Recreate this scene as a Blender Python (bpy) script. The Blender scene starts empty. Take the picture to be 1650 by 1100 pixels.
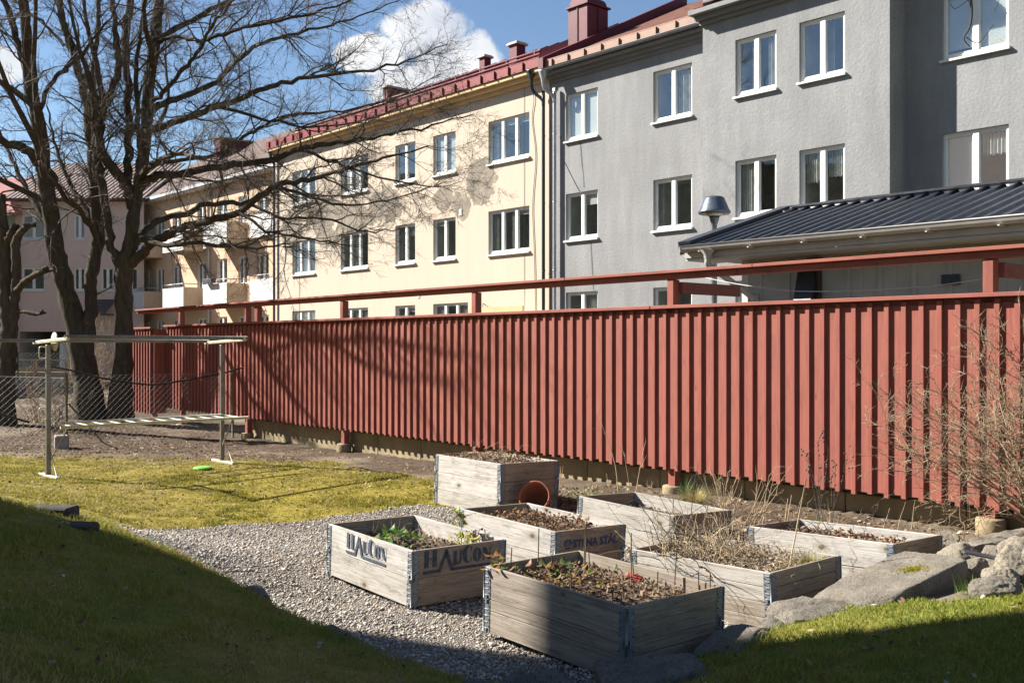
import bpy, math, random
import numpy as np
from mathutils import Vector, Matrix, noise as mnoise
R = math.radians
scene = bpy.context.scene
COL = scene.collection
random.seed(7)
RNG = np.random.default_rng(11)

# ------------------------------------------------------------------ helpers
CAM = (0.0, 0.0, 1.79)
F, HY = 1604.0, 556.6          # focal length and eye line of the survey of the photograph


def at(px, py, dist):
    """survey point: sight line (px, py) at a real distance -> world position"""
    return Vector(((px - 825) / F * dist, dist, CAM[2] - (py - HY) * dist / F))


class MB:
    """collects geometry of ONE mesh"""

    def __init__(self):
        self.v, self.f, self.bc, self.mi = [], [], [], []
        self.smooth = []

    def add(self, verts, faces, bc=None, mi=0, smooth=False):
        o = len(self.v)
        self.v.extend([tuple(p) for p in verts])
        self.bc.extend(bc if bc is not None else [(0, 0, 0)] * len(verts))
        for f in faces:
            self.f.append(tuple(i + o for i in f))
            self.mi.append(mi)
            self.smooth.append(smooth)

    def box(self, x0, x1, y0, y1, z0, z1, M=None, mi=0, long=None, bev=0.0, wob=0.0):
        if x1 < x0: x0, x1 = x1, x0
        if y1 < y0: y0, y1 = y1, y0
        if z1 < z0: z0, z1 = z1, z0
        d = (x1 - x0, y1 - y0, z1 - z0)
        seed = random.random() * 50
        if bev <= 0:
            vs = [(x, y, z) for z in (z0, z1) for y in (y0, y1) for x in (x0, x1)]
            fs = [(0, 2, 3, 1), (4, 5, 7, 6), (0, 1, 5, 4), (2, 6, 7, 3), (0, 4, 6, 2), (1, 3, 7, 5)]
        else:
            b = min(bev, min(d) * 0.45)
            vs, idx = [], {}
            for i, x in enumerate((x0, x1)):
                for j, y in enumerate((y0, y1)):
                    for k, z in enumerate((z0, z1)):
                        sx, sy, sz = (1, -1)[i], (1, -1)[j], (1, -1)[k]
                        idx[i, j, k, 0] = len(vs); vs.append((x, y + sy * b, z + sz * b))
                        idx[i, j, k, 1] = len(vs); vs.append((x + sx * b, y, z + sz * b))
                        idx[i, j, k, 2] = len(vs); vs.append((x + sx * b, y + sy * b, z))
            fs = []
            for i in (0, 1):
                q = [idx[i, 0, 0, 0], idx[i, 1, 0, 0], idx[i, 1, 1, 0], idx[i, 0, 1, 0]]
                fs.append(q if i else q[::-1])
            for j in (0, 1):
                q = [idx[0, j, 0, 1], idx[1, j, 0, 1], idx[1, j, 1, 1], idx[0, j, 1, 1]]
                fs.append(q[::-1] if j else q)
            for k in (0, 1):
                q = [idx[0, 0, k, 2], idx[1, 0, k, 2], idx[1, 1, k, 2], idx[0, 1, k, 2]]
                fs.append(q if k else q[::-1])
            for j in (0, 1):
                for k in (0, 1):
                    q = [idx[0, j, k, 1], idx[1, j, k, 1], idx[1, j, k, 2], idx[0, j, k, 2]]
                    fs.append(q if (j + k) % 2 else q[::-1])
            for i in (0, 1):
                for k in (0, 1):
                    q = [idx[i, 0, k, 0], idx[i, 1, k, 0], idx[i, 1, k, 2], idx[i, 0, k, 2]]
                    fs.append(q[::-1] if (i + k) % 2 else q)
            for i in (0, 1):
                for j in (0, 1):
                    q = [idx[i, j, 0, 0], idx[i, j, 1, 0], idx[i, j, 1, 1], idx[i, j, 0, 1]]
                    fs.append(q if (i + j) % 2 else q[::-1])
            for i in (0, 1):
                for j in (0, 1):
                    for k in (0, 1):
                        t = (idx[i, j, k, 0], idx[i, j, k, 1], idx[i, j, k, 2])
                        fs.append(t if (i + j + k) % 2 else t[::-1])
        # board coordinates: along, across, seed
        ax = long if long is not None else max(range(3), key=lambda a: d[a])
        oth = [a for a in range(3) if a != ax]
        if d[oth[0]] < d[oth[1]]: oth = oth[::-1]
        org = (x0, y0, z0)
        bc = [(p[ax] - org[ax] + seed * 3, p[oth[0]] - org[oth[0]] + 0.6 * (p[oth[1]] - org[oth[1]]), seed) for p in vs]
        if M is not None:
            vs = [M @ Vector(p) for p in vs]
        self.add(vs, fs, bc, mi)

    def tube(self, pts, rad, n=8, cap=True, mi=0, smooth=True):
        V, Fq = tube_np(np.array([tuple(p) for p in pts], float), rad, n)
        self.add(V.tolist(), Fq.tolist(), None, mi, smooth)
        if cap:
            o = len(self.v) - len(V)
            self.f.append(tuple(o + k for k in range(n))[::-1]); self.mi.append(mi); self.smooth.append(False)
            self.f.append(tuple(o + len(V) - n + k for k in range(n))); self.mi.append(mi); self.smooth.append(False)

    def cyl(self, p0, p1, r, n=12, mi=0):
        self.tube([p0, p1], [r, r], n, True, mi)

    def lathe(self, prof, n=24, c=(0, 0, 0), mi=0, smooth=True):
        vs = []
        for r, z in prof:
            for k in range(n):
                a = 2 * math.pi * k / n
                vs.append((c[0] + r * math.cos(a), c[1] + r * math.sin(a), c[2] + z))
        fs = []
        for i in range(len(prof) - 1):
            for k in range(n):
                k2 = (k + 1) % n
                fs.append((i * n + k, i * n + k2, (i + 1) * n + k2, (i + 1) * n + k))
        self.add(vs, fs, None, mi, smooth)

    def quad(self, a, b, c, d, mi=0):
        self.add([a, b, c, d], [(0, 1, 2, 3)], None, mi)

    def build(self, name, mat, parent=None, loc=None, kind=None):
        me = bpy.data.meshes.new(name)
        me.from_pydata(self.v, [], self.f)
        mats = mat if isinstance(mat, (list, tuple)) else [mat]
        for m in mats: me.materials.append(m)
        a = me.attributes.new('bc', 'FLOAT_VECTOR', 'POINT')
        a.data.foreach_set('vector', np.array(self.bc, np.float32).ravel())
        me.polygons.foreach_set('material_index', self.mi)
        me.polygons.foreach_set('use_smooth', self.smooth)
        me.update()
        return link(name, me, parent, loc, kind)


def link(name, me, parent=None, loc=None, kind=None):
    o = bpy.data.objects.new(name, me)
    COL.objects.link(o)
    if parent is not None: o.parent = parent
    if loc is not None: o.location = loc
    if kind: o['kind'] = kind
    return o


def np_mesh(name, V, Fc, mat, parent=None, cols=None, smooth=False, kind=None):
    """bulk mesh from arrays; Fc is (n,3) or (n,4); cols: per-vertex colour attribute 'tint'"""
    me = bpy.data.meshes.new(name)
    V = np.asarray(V, np.float32); Fc = np.asarray(Fc, np.int32)
    n, k = Fc.shape
    me.vertices.add(len(V)); me.vertices.foreach_set('co', V.ravel())
    me.loops.add(n * k); me.loops.foreach_set('vertex_index', Fc.ravel())
    me.polygons.add(n)
    me.polygons.foreach_set('loop_start', np.arange(0, n * k, k, dtype=np.int32))
    me.polygons.foreach_set('loop_total', np.full(n, k, np.int32))
    if smooth: me.polygons.foreach_set('use_smooth', np.ones(n, bool))
    me.materials.append(mat)
    if cols is not None:
        a = me.attributes.new('tint', 'FLOAT_VECTOR', 'POINT')
        a.data.foreach_set('vector', np.asarray(cols, np.float32).ravel())
    me.update(); me.validate()
    return link(name, me, parent, None, kind)


def tube_np(P, rad, n):
    P = np.asarray(P, float)
    m = len(P)
    T = np.gradient(P, axis=0)
    T /= np.linalg.norm(T, axis=1)[:, None] + 1e-9
    mt = T.mean(0)
    ref = np.array([0, 0, 1.0]) if abs(mt[2]) < 0.7 * (np.linalg.norm(mt) + 1e-9) else np.array([0, 1.0, 0.1])
    U = np.cross(T, ref); U /= np.linalg.norm(U, axis=1)[:, None] + 1e-9
    W = np.cross(T, U)
    a = np.arange(n) * 2 * math.pi / n
    rad = np.broadcast_to(np.asarray(rad, float), (m,))
    V = P[:, None, :] + rad[:, None, None] * (np.cos(a)[None, :, None] * U[:, None, :] + np.sin(a)[None, :, None] * W[:, None, :])
    V = V.reshape(-1, 3)
    i = np.arange(m - 1)[:, None] * n
    k = np.arange(n)[None, :]
    k2 = (k + 1) % n
    Fq = np.stack([i + k, i + n + k, i + n + k2, i + k2], -1).reshape(-1, 4)
    return V, Fq


class Tubes:
    def __init__(self): self.V, self.F, self.n = [], [], 0

    def add(self, P, rad, n=3):
        V, Fq = tube_np(P, rad, n)
        self.V.append(V); self.F.append(Fq + self.n); self.n += len(V)

    def build(self, name, mat, parent=None, kind=None, smooth=True):
        return np_mesh(name, np.concatenate(self.V), np.concatenate(self.F), mat, parent, None, smooth, kind)


def spline(P, k=6):
    """Catmull-Rom through rows of P (any number of columns)"""
    P = np.asarray(P, float)
    Q = np.vstack([2 * P[0] - P[1], P, 2 * P[-1] - P[-2]])
    out = []
    for i in range(1, len(Q) - 2):
        for t in np.linspace(0, 1, k, endpoint=False):
            a, b, c, d = Q[i - 1], Q[i], Q[i + 1], Q[i + 2]
            out.append(0.5 * (2 * b + (c - a) * t + (2 * a - 5 * b + 4 * c - d) * t * t + (3 * b - a - 3 * c + d) * t ** 3))
    out.append(P[-1])
    return np.array(out)


def tag(o, label, cat, group=None, kind=None):
    o['label'] = label; o['category'] = cat
    if group: o['group'] = group
    if kind: o['kind'] = kind
    return o


def thing(name, label, cat, loc=(0, 0, 0), rz=0.0, group=None):
    o = bpy.data.objects.new(name, None)
    o.empty_display_size = 0.2
    COL.objects.link(o)
    o.location = loc; o.rotation_euler = (0, 0, rz)
    return tag(o, label, cat, group)


# local frame of the fence and of the street front: x = along to the right, y = away from the garden
def frame(deg):
    a = R(deg)
    D = Vector((math.sin(a), -math.cos(a), 0)); N = Vector((math.cos(a), math.sin(a), 0))
    return D, N, -(math.pi / 2 - a)


FD, FN, FROT = frame(40.8)
BD, BN, BROT = frame(41.9)


def s_on(px, N, deg):
    """distance along a front (N away) met by the sight line px"""
    D, Nv, _ = frame(deg)
    r = (px - 825) / F
    Z = N / (r * Nv.x + Nv.y)
    return D.x * r * Z + D.y * Z


# ------------------------------------------------------------------ materials
ALB = 0.85      # all base colours are held a little down; the exposure makes up for it
def newmat(name):
    m = bpy.data.materials.new(name); m.use_nodes = True
    nt = m.node_tree
    for n in list(nt.nodes): nt.nodes.remove(n)
    return m, nt


class NT:
    def __init__(self, nt): self.nt = nt

    def n(self, t, **kw):
        o = self.nt.nodes.new(t)
        ins = kw.pop('ins', {})
        for k, v in kw.items(): setattr(o, k, v)
        for k, v in ins.items():
            s = o.inputs[k]
            if isinstance(v, bpy.types.NodeSocket): self.nt.links.new(v, s)
            else: s.default_value = v
        return o

    def noise(self, vec, scale, detail=4, rough=0.55, dist=0.0):
        o = self.n('ShaderNodeTexNoise', ins={'Scale': scale, 'Detail': detail, 'Roughness': rough, 'Distortion': dist})
        if vec is not None: self.nt.links.new(vec, o.inputs['Vector'])
        return o.outputs['Fac']

    def ramp(self, fac, stops):
        o = self.n('ShaderNodeValToRGB')
        cr = o.color_ramp
        while len(cr.elements) < len(stops): cr.elements.new(0.5)
        for e, (p, c) in zip(cr.elements, stops):
            e.position = p
            e.color = (*c, 1) if len(c) == 3 else c
        self.nt.links.new(fac, o.inputs['Fac'])
        return o.outputs['Color']

    def mapr(self, v, a, b, c=0.0, d=1.0, smooth=False):
        o = self.n('ShaderNodeMapRange', ins={'Value': v, 'From Min': a, 'From Max': b, 'To Min': c, 'To Max': d})
        if smooth: o.interpolation_type = 'SMOOTHSTEP'
        return o.outputs['Result']

    def math(self, op, a, b=0.0, c=0.0, clamp=False):
        o = self.n('ShaderNodeMath', operation=op, use_clamp=clamp)
        for i, v in enumerate((a, b, c)):
            if isinstance(v, bpy.types.NodeSocket): self.nt.links.new(v, o.inputs[i])
            else: o.inputs[i].default_value = v
        return o.outputs[0]

    def vmath(self, op, a, b=(0, 0, 0)):
        o = self.n('ShaderNodeVectorMath', operation=op)
        for i, v in enumerate((a, b)):
            if isinstance(v, bpy.types.NodeSocket): self.nt.links.new(v, o.inputs[i])
            else: o.inputs[i].default_value = v
        return o.outputs['Vector']

    def mix(self, fac, a, b, mode='MIX'):
        o = self.n('ShaderNodeMix', data_type='RGBA', blend_type=mode)
        for s, v in ((o.inputs[0], fac), (o.inputs[6], a), (o.inputs[7], b)):
            if isinstance(v, bpy.types.NodeSocket): self.nt.links.new(v, s)
            else: s.default_value = (*v, 1) if isinstance(v, tuple) and len(v) == 3 else v
        return o.outputs[2]

    def sep(self, v):
        o = self.n('ShaderNodeSeparateXYZ', ins={'Vector': v}); return o.outputs

    def comb(self, x, y, z):
        return self.n('ShaderNodeCombineXYZ', ins={'X': x, 'Y': y, 'Z': z}).outputs[0]

    def attr(self, name):
        return self.n('ShaderNodeAttribute', attribute_name=name)

    def obj(self): return self.n('ShaderNodeTexCoord').outputs['Object']

    def scale(self, v, s): return self.vmath('MULTIPLY', v, s)

    def bump(self, h, strength, dist=0.01):
        return self.n('ShaderNodeBump', ins={'Height': h, 'Strength': strength, 'Distance': dist}).outputs['Normal']

    def bsdf(self, col, rough=0.7, metal=0.0, normal=None, spec=0.5, trans=None):
        p = self.n('ShaderNodeBsdfPrincipled')
        if isinstance(col, bpy.types.NodeSocket): col = self.vmath('MULTIPLY', col, (ALB, ALB, ALB))
        else: col = tuple(c * ALB for c in col)
        for k, v in (('Base Color', col), ('Roughness', rough), ('Metallic', metal), ('Specular IOR Level', spec)):
            if isinstance(v, bpy.types.NodeSocket): self.nt.links.new(v, p.inputs[k])
            else: p.inputs[k].default_value = (*v, 1) if isinstance(v, tuple) else v
        if normal is not None: self.nt.links.new(normal, p.inputs['Normal'])
        return p.outputs[0]

    def out(self, sh):
        o = self.n('ShaderNodeOutputMaterial'); self.nt.links.new(sh, o.inputs['Surface'])


def simple(name, col, rough=0.6, metal=0.0, vary=0.15, scale=3.0, bump=0.0, bscale=40, spec=0.5):
    m, nt = newmat(name); g = NT(nt)
    co = g.obj()
    f = g.noise(co, scale, 5, 0.6)
    lo = tuple(c * (1 - vary) for c in col); hi = tuple(min(1, c * (1 + vary)) for c in col)
    c = g.ramp(f, [(0.3, lo), (0.7, hi)])
    nm = g.bump(g.noise(co, bscale, 4), bump, 0.01) if bump else None
    rf = g.mapr(g.noise(co, scale * 4, 3), 0.3, 0.7, max(0.03, rough - 0.08), min(1, rough + 0.08))
    g.out(g.bsdf(c, rf, metal, nm, spec))
    return m


def stucco(name, col, grain=0.35, gs=26, stains=None, streak=0.12, cool=None, bigscale=0.35):
    """rendered wall; stains: list of (x, z, rx, rz) damp patches in local metres"""
    m, nt = newmat(name); g = NT(nt)
    co = g.obj()
    f1 = g.noise(co, bigscale, 5, 0.6)
    f2 = g.noise(g.scale(co, (2.2, 2.2, 0.35)), 1.2, 4, 0.6)
    f = g.math('ADD', g.math('MULTIPLY', f1, 0.5), g.math('MULTIPLY', f2, 0.5))
    lo = tuple(c * (1 - streak) for c in col); hi = tuple(c * (1 + streak) for c in col)
    c = g.ramp(f, [(0.35, lo), (0.65, hi)])
    grit = g.noise(co, gs, 5, 0.7)
    c = g.mix(g.mapr(grit, 0.35, 0.62, 0, 0.45), c, tuple(x * 0.78 for x in col))
    if stains:
        s = g.sep(co)
        tot = None
        for (x, z, rx, rz) in stains:
            dx = g.math('DIVIDE', g.math('SUBTRACT', s[0], x), rx)
            dz = g.math('DIVIDE', g.math('SUBTRACT', s[2], z), rz)
            d = g.math('SUBTRACT', 1.0, g.math('ADD', g.math('MULTIPLY', dx, dx), g.math('MULTIPLY', dz, dz)))
            tot = d if tot is None else g.math('MAXIMUM', tot, d)
        nz = g.math('MULTIPLY', g.math('SUBTRACT', g.noise(co, 1.7, 7, 0.62), 0.5), 3.6)
        mask = g.mapr(g.math('ADD', tot, nz), 0.0, 0.16, 0, 1, True)
        dampc = g.ramp(g.noise(co, 2.2, 4), [(0.3, (0.20, 0.172, 0.135)), (0.7, (0.325, 0.28, 0.218))])
        c = g.mix(g.math('MULTIPLY', mask, 0.92), c, dampc)
    nm = g.bump(grit, grain, 0.012)
    g.out(g.bsdf(c, 0.9, 0, nm, 0.2))
    return m


def wood_grey(name, c0, c1, c2, knot=True, stain=0.5):
    m, nt = newmat(name); g = NT(nt)
    b = g.sep(g.attr('bc').outputs['Vector'])
    v = g.comb(g.math('MULTIPLY', b[0], 2.2), g.math('MULTIPLY', b[1], 70.0), b[2])
    fine = g.noise(v, 1.0, 7, 0.75, 0.9)
    v2 = g.comb(g.math('MULTIPLY', b[0], 2.2), g.math('MULTIPLY', b[1], 10.0), b[2])
    broad = g.noise(v2, 1.0, 4, 0.6, 0.8)
    tone = g.noise(g.comb(b[2], b[2], 0.0), 7.0, 1)
    c = g.ramp(fine, [(0.28, c0), (0.55, c1), (0.78, c2)])
    dirt = g.mapr(broad, 0.48, 0.72, 0, stain)
    c = g.mix(dirt, c, tuple(x * 0.52 for x in c0))
    c = g.mix(g.mapr(tone, 0.3, 0.7, 0.0, 0.35), c, tuple(x * 0.72 for x in c1))
    blot = g.noise(g.comb(g.math('MULTIPLY', b[0], 5.0), g.math('MULTIPLY', b[1], 9.0), b[2]), 1.0, 6, 0.7)
    c = g.mix(g.mapr(blot, 0.56, 0.74, 0, 0.65), c, (0.09, 0.07, 0.048))
    crk = g.noise(g.comb(g.math('MULTIPLY', b[0], 1.1), g.math('MULTIPLY', b[1], 38.0), g.math('ADD', b[2], 7.0)), 1.0, 3, 0.5, 0.4)
    c = g.mix(g.mapr(g.math('ABSOLUTE', g.math('SUBTRACT', crk, 0.5)), 0.0, 0.018, 0.75, 0), c, (0.12, 0.09, 0.06))
    if knot:
        vo = g.n('ShaderNodeTexVoronoi', ins={'Scale': 1.0, 'Randomness': 1.0})
        nt.links.new(g.comb(g.math('MULTIPLY', b[0], 4.2), g.math('MULTIPLY', b[1], 7.0), b[2]), vo.inputs['Vector'])
        kd = vo.outputs['Distance']
        pick = g.mapr(g.sep(vo.outputs['Color'])[0], 0.62, 0.64, 0, 1)
        km = g.math('MULTIPLY', g.mapr(kd, 0.09, 0.15, 1, 0), pick)
        halo = g.math('MULTIPLY', g.mapr(kd, 0.12, 0.38, 0.55, 0), pick)
        c = g.mix(halo, c, (0.22, 0.16, 0.10))
        c = g.mix(g.math('MULTIPLY', km, 0.8), c, (0.075, 0.05, 0.03))
    nm = g.bump(fine, 0.7, 0.005)
    g.out(g.bsdf(c, 0.82, 0, nm, 0.25))
    return m


def red_paint(name, col, grain_axis='z'):
    m, nt = newmat(name); g = NT(nt)
    b = g.sep(g.attr('bc').outputs['Vector'])
    v = g.comb(g.math('MULTIPLY', b[0], 2.0), g.math('MULTIPLY', b[1], 60.0), b[2])
    fine = g.noise(v, 1.0, 6, 0.7, 0.5)
    broad = g.noise(g.comb(g.math('MULTIPLY', b[0], 3.0), g.math('MULTIPLY', b[1], 12.0), b[2]), 1.0, 5, 0.65)
    tone = g.noise(g.comb(b[2], b[2], 0.0), 9.0, 1)
    lo = tuple(c * 0.74 for c in col); hi = (col[0] * 1.12, col[1] * 1.18, col[2] * 1.2)
    c = g.ramp(fine, [(0.3, lo), (0.5, col), (0.72, hi)])
    c = g.mix(g.mapr(broad, 0.46, 0.7, 0, 0.65), c, tuple(x * 0.58 for x in col))
    vo = g.n('ShaderNodeTexVoronoi', ins={'Scale': 1.0}); nt.links.new(g.comb(g.math('MULTIPLY', b[0], 3.0), g.math('MULTIPLY', b[1], 9.0), b[2]), vo.inputs['Vector'])
    kn = g.math('MULTIPLY', g.mapr(vo.outputs['Distance'], 0.05, 0.13, 0.75, 0), g.mapr(g.sep(vo.outputs['Color'])[0], 0.5, 0.52, 0, 1))
    c = g.mix(kn, c, (0.10, 0.03, 0.025))
    c = g.mix(g.mapr(tone, 0.3, 0.7, 0, 0.4), c, (col[0] * 0.8, col[1] * 0.95, col[2] * 1.0))
    pale = g.noise(g.comb(g.math('MULTIPLY', b[0], 9.0), g.math('MULTIPLY', b[1], 40.0), b[2]), 1.0, 5, 0.7)
    c = g.mix(g.mapr(pale, 0.66, 0.8, 0, 0.5), c, (0.42, 0.27, 0.22))
    nm = g.bump(fine, 0.3, 0.003)
    g.out(g.bsdf(c, 0.72, 0, nm, 0.3))
    return m


def glass_mat():
    m, nt = newmat('window_glass'); g = NT(nt)
    geo = g.n('ShaderNodeNewGeometry').outputs
    dt_ = g.n('ShaderNodeVectorMath', operation='DOT_PRODUCT'); nt.links.new(geo['Normal'], dt_.inputs[0]); nt.links.new(geo['Incoming'], dt_.inputs[1])
    cs = g.math('ABSOLUTE', dt_.outputs['Value'])
    fac = g.math('ADD', g.math('MULTIPLY', g.math('POWER', g.math('SUBTRACT', 1.0, cs), 5.0), 0.82), 0.175, clamp=True)   # two panes of glass
    nm = g.bump(g.noise(g.obj(), 1.6, 2), 0.06, 0.02)
    gl = g.n('ShaderNodeBsdfGlossy', ins={'Color': (0.92, 0.95, 1, 1), 'Roughness': 0.015, 'Normal': nm}).outputs[0]
    tr = g.n('ShaderNodeBsdfTransparent', ins={'Color': (0.80, 0.84, 0.82, 1)}).outputs[0]
    mx = g.n('ShaderNodeMixShader', ins={0: fac}); nt.links.new(tr, mx.inputs[1]); nt.links.new(gl, mx.inputs[2])
    g.out(mx.outputs[0]); return m


def bark_mat(name, c0, c1, moss=0.3):
    m, nt = newmat(name); g = NT(nt)
    co = g.obj()
    f = g.noise(g.scale(co, (9, 9, 2.2)), 1.6, 7, 0.7, 0.4)
    c = g.ramp(f, [(0.3, c0), (0.6, c1), (0.8, tuple(x * 1.5 for x in c1))])
    mo = g.noise(co, 2.1, 5, 0.6)
    c = g.mix(g.mapr(mo, 0.56, 0.7, 0, moss), c, (0.10, 0.105, 0.03))
    li = g.noise(co, 7.0, 5, 0.7)
    c = g.mix(g.mapr(li, 0.64, 0.74, 0, 0.5), c, (0.30, 0.29, 0.24))
    g.out(g.bsdf(c, 0.95, 0, g.bump(f, 0.9, 0.03), 0.15)); return m


def tint_mat(name, rough=0.8, transl=0.0, spec=0.3):
    """colour held per blade / leaf / pebble in the attribute 'tint'"""
    m, nt = newmat(name); g = NT(nt)
    c = g.attr('tint').outputs['Vector']
    sh = g.bsdf(c, rough, 0, None, spec)
    if transl:
        tl = g.n('ShaderNodeBsdfTranslucent', ins={'Color': c}).outputs[0]
        mx = g.n('ShaderNodeMixShader', ins={0: transl}); nt.links.new(sh, mx.inputs[1]); nt.links.new(tl, mx.inputs[2]); sh = mx.outputs[0]
    g.out(sh); return m


def stone_mat(name, c0, c1, moss=0.25):
    m, nt = newmat(name); g = NT(nt)
    co = g.obj()
    f = g.noise(co, 7, 7, 0.65)
    sp = g.noise(co, 70, 6, 0.75)
    c = g.ramp(f, [(0.3, c0), (0.7, c1)])
    c = g.mix(g.mapr(g.noise(co, 150, 3, 0.7), 0.5, 0.7, 0, 0.45), c, tuple(min(1, x * 1.55) for x in c1))
    c = g.mix(g.mapr(sp, 0.5, 0.64, 0, 0.75), c, tuple(x * 0.42 for x in c0))
    mo = g.noise(co, 4.5, 6, 0.65)
    c = g.mix(g.mapr(mo, 0.56, 0.68, 0, moss), c, (0.16, 0.16, 0.05))
    h = g.math('ADD', g.math('MULTIPLY', f, 0.5), g.math('MULTIPLY', sp, 0.6))
    g.out(g.bsdf(c, 0.9, 0, g.bump(h, 1.0, 0.04), 0.2)); return m


def tile_mat(name, col, vary=0.35):
    m, nt = newmat(name); g = NT(nt)
    co = g.obj(); s = g.sep(co)
    f = g.noise(g.scale(co, (4.5, 2.6, 2.6)), 1.0, 2, 0.5)
    c = g.ramp(f, [(0.3, tuple(x * (1 - vary) for x in col)), (0.7, tuple(x * (1 + vary) for x in col))])
    wx = g.math('SINE', g.math('MULTIPLY', s[0], 2 * math.pi / 0.24))
    wy = g.math('FRACT', g.math('MULTIPLY', s[1], 1 / 0.33))
    h = g.math('ADD', g.math('MULTIPLY', wx, 0.5), g.math('MULTIPLY', wy, 0.8))
    g.out(g.bsdf(c, 0.8, 0, g.bump(h, 1.0, 0.05), 0.3)); return m


MAT = {}
MAT['red'] = red_paint('red_fence_paint', (0.31, 0.092, 0.064))
MAT['red2'] = red_paint('red_fence_paint_beam', (0.315, 0.094, 0.065))
MAT['woodA'] = wood_grey('weathered_board', (0.27, 0.238, 0.198), (0.455, 0.42, 0.368), (0.565, 0.535, 0.482))
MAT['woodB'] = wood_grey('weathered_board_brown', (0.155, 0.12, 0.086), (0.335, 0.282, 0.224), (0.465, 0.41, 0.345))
MAT['woodC'] = wood_grey('weathered_board_pale', (0.34, 0.308, 0.265), (0.525, 0.49, 0.44), (0.615, 0.59, 0.545))
MAT['woodE'] = wood_grey('shade_browned_end_board', (0.17, 0.12, 0.078), (0.37, 0.29, 0.21), (0.49, 0.405, 0.31))  # end boards: browner wood, darkened to carry the shade on those sides
MAT['woodD'] = wood_grey('deck_wood', (0.30, 0.22, 0.13), (0.42, 0.32, 0.20), (0.5, 0.4, 0.28), False)
MAT['zinc'] = simple('galvanised_steel', (0.20, 0.215, 0.225), 0.55, 0.4, 0.3, 18, 0.15, 60)
MAT['darksteel'] = simple('dark_steel', (0.09, 0.10, 0.11), 0.5, 0.6, 0.3, 20)
MAT['whitemetal'] = simple('worn_white_paint_metal', (0.50, 0.47, 0.36), 0.45, 0.0, 0.25, 9, 0.1)
MAT['greymetal'] = simple('grey_tube_metal', (0.20, 0.188, 0.165), 0.45, 0.5, 0.25, 9)
MAT['white'] = simple('white_window_paint', (0.76, 0.76, 0.73), 0.45, 0, 0.06, 2)
MAT['blind'] = simple('white_blind', (0.72, 0.72, 0.70), 0.6, 0, 0.05, 2)
MAT['curtain'] = simple('pale_curtain', (0.50, 0.50, 0.47), 0.9, 0, 0.2, 6)
MAT['interior'] = simple('dim_room', (0.40, 0.40, 0.37), 0.9, 0, 0.35, 1.2)
MAT['glass'] = glass_mat()
MAT['yellow'] = stucco('cream_stucco', (0.615, 0.515, 0.405), 0.12, 20, [(-3.05, 6.8, 0.75, 0.7), (-4.0, 6.2, 0.5, 0.5), (-4.9, 6.45, 0.55, 0.4),
                       (-12.0, 6.6, 1.2, 0.6), (-10.2, 6.35, 1.6, 0.6), (-8.2, 6.6, 1.2, 0.65), (-11.8, 5.8, 0.8, 0.5), (-14.5, 6.2, 0.8, 0.9)], 0.05)
MAT['peach'] = stucco('peach_stucco', (0.70, 0.50, 0.34), 0.15, 20, None, 0.06)
MAT['mauve'] = stucco('pink_beige_stucco', (0.70, 0.55, 0.48), 0.15, 20, None, 0.06)
MAT['greenwall'] = stucco('grey_green_stucco', (0.33, 0.35, 0.26), 0.2, 20, None, 0.06)
MAT['grey'] = stucco('grey_roughcast', (0.292, 0.291, 0.288), 0.9, 15, None, 0.21, None, 0.5)
MAT['cornice_y'] = simple('ochre_cornice', (0.62, 0.44, 0.22), 0.8, 0, 0.12, 2)
MAT['cornice_g'] = simple('grey_cornice', (0.18, 0.177, 0.174), 0.7, 0, 0.12, 2)
MAT['redmetal'] = simple('red_sheet_metal', (0.12, 0.014, 0.019), 0.5, 0.0, 0.2, 1.5, 0.05, 3, 0.3)
MAT['redmetal2'] = simple('bright_red_sheet_metal', (0.22, 0.022, 0.018), 0.5, 0.0, 0.2, 1.5, 0, 40, 0.3)
MAT['orange'] = simple('orange_brown_sheet', (0.27, 0.125, 0.062), 0.5, 0.0, 0.2, 1.5)
MAT['tile'] = tile_mat('red_brown_tiles', (0.14, 0.055, 0.034))
MAT['darktile'] = tile_mat('dark_brown_tiles', (0.12, 0.075, 0.06))
MAT['tin'] = simple('dark_blue_grey_tin', (0.026, 0.032, 0.046), 0.36, 0.0, 0.25, 1.2, 0.0, 5, 0.7)
MAT['gutterw'] = simple('off_white_gutter', (0.55, 0.52, 0.47), 0.5, 0, 0.15, 3)
MAT['shedwall'] = simple('grey_green_boards', (0.50, 0.485, 0.42), 0.75, 0, 0.15, 2.5)
MAT['blackpipe'] = simple('black_pipe', (0.022, 0.022, 0.025), 0.4, 0, 0.2, 3)
MAT['greypipe'] = simple('light_grey_pipe', (0.42, 0.43, 0.45), 0.4, 0.3, 0.1, 3)
MAT['lampgrey'] = simple('blue_grey_lamp', (0.13, 0.15, 0.18), 0.35, 0.5, 0.1, 3)
MAT['balc_w'] = simple('white_balcony_panel', (0.72, 0.70, 0.66), 0.6, 0, 0.06, 2)
MAT['balc_b'] = simple('beige_balcony_panel', (0.57, 0.46, 0.34), 0.65, 0, 0.08, 2)
MAT['conc'] = simple('plinth_concrete', (0.30, 0.235, 0.13), 0.92, 0, 0.3, 3, 0.4, 40)
MAT['conc2'] = simple('grey_concrete', (0.32, 0.295, 0.255), 0.92, 0, 0.3, 5, 0.5, 40)
MAT['mosscap'] = simple('mossy_dark_capping', (0.045, 0.055, 0.022), 0.95, 0, 0.6, 9, 0.5, 50)
MAT['bark'] = bark_mat('dark_bark', (0.040, 0.031, 0.022), (0.098, 0.080, 0.060))
MAT['twig'] = simple('twig_bark', (0.10, 0.077, 0.056), 0.9, 0, 0.35, 2)
MAT['bushtwig'] = simple('tan_shrub_bark', (0.28, 0.20, 0.12), 0.85, 0, 0.5, 6)
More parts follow.
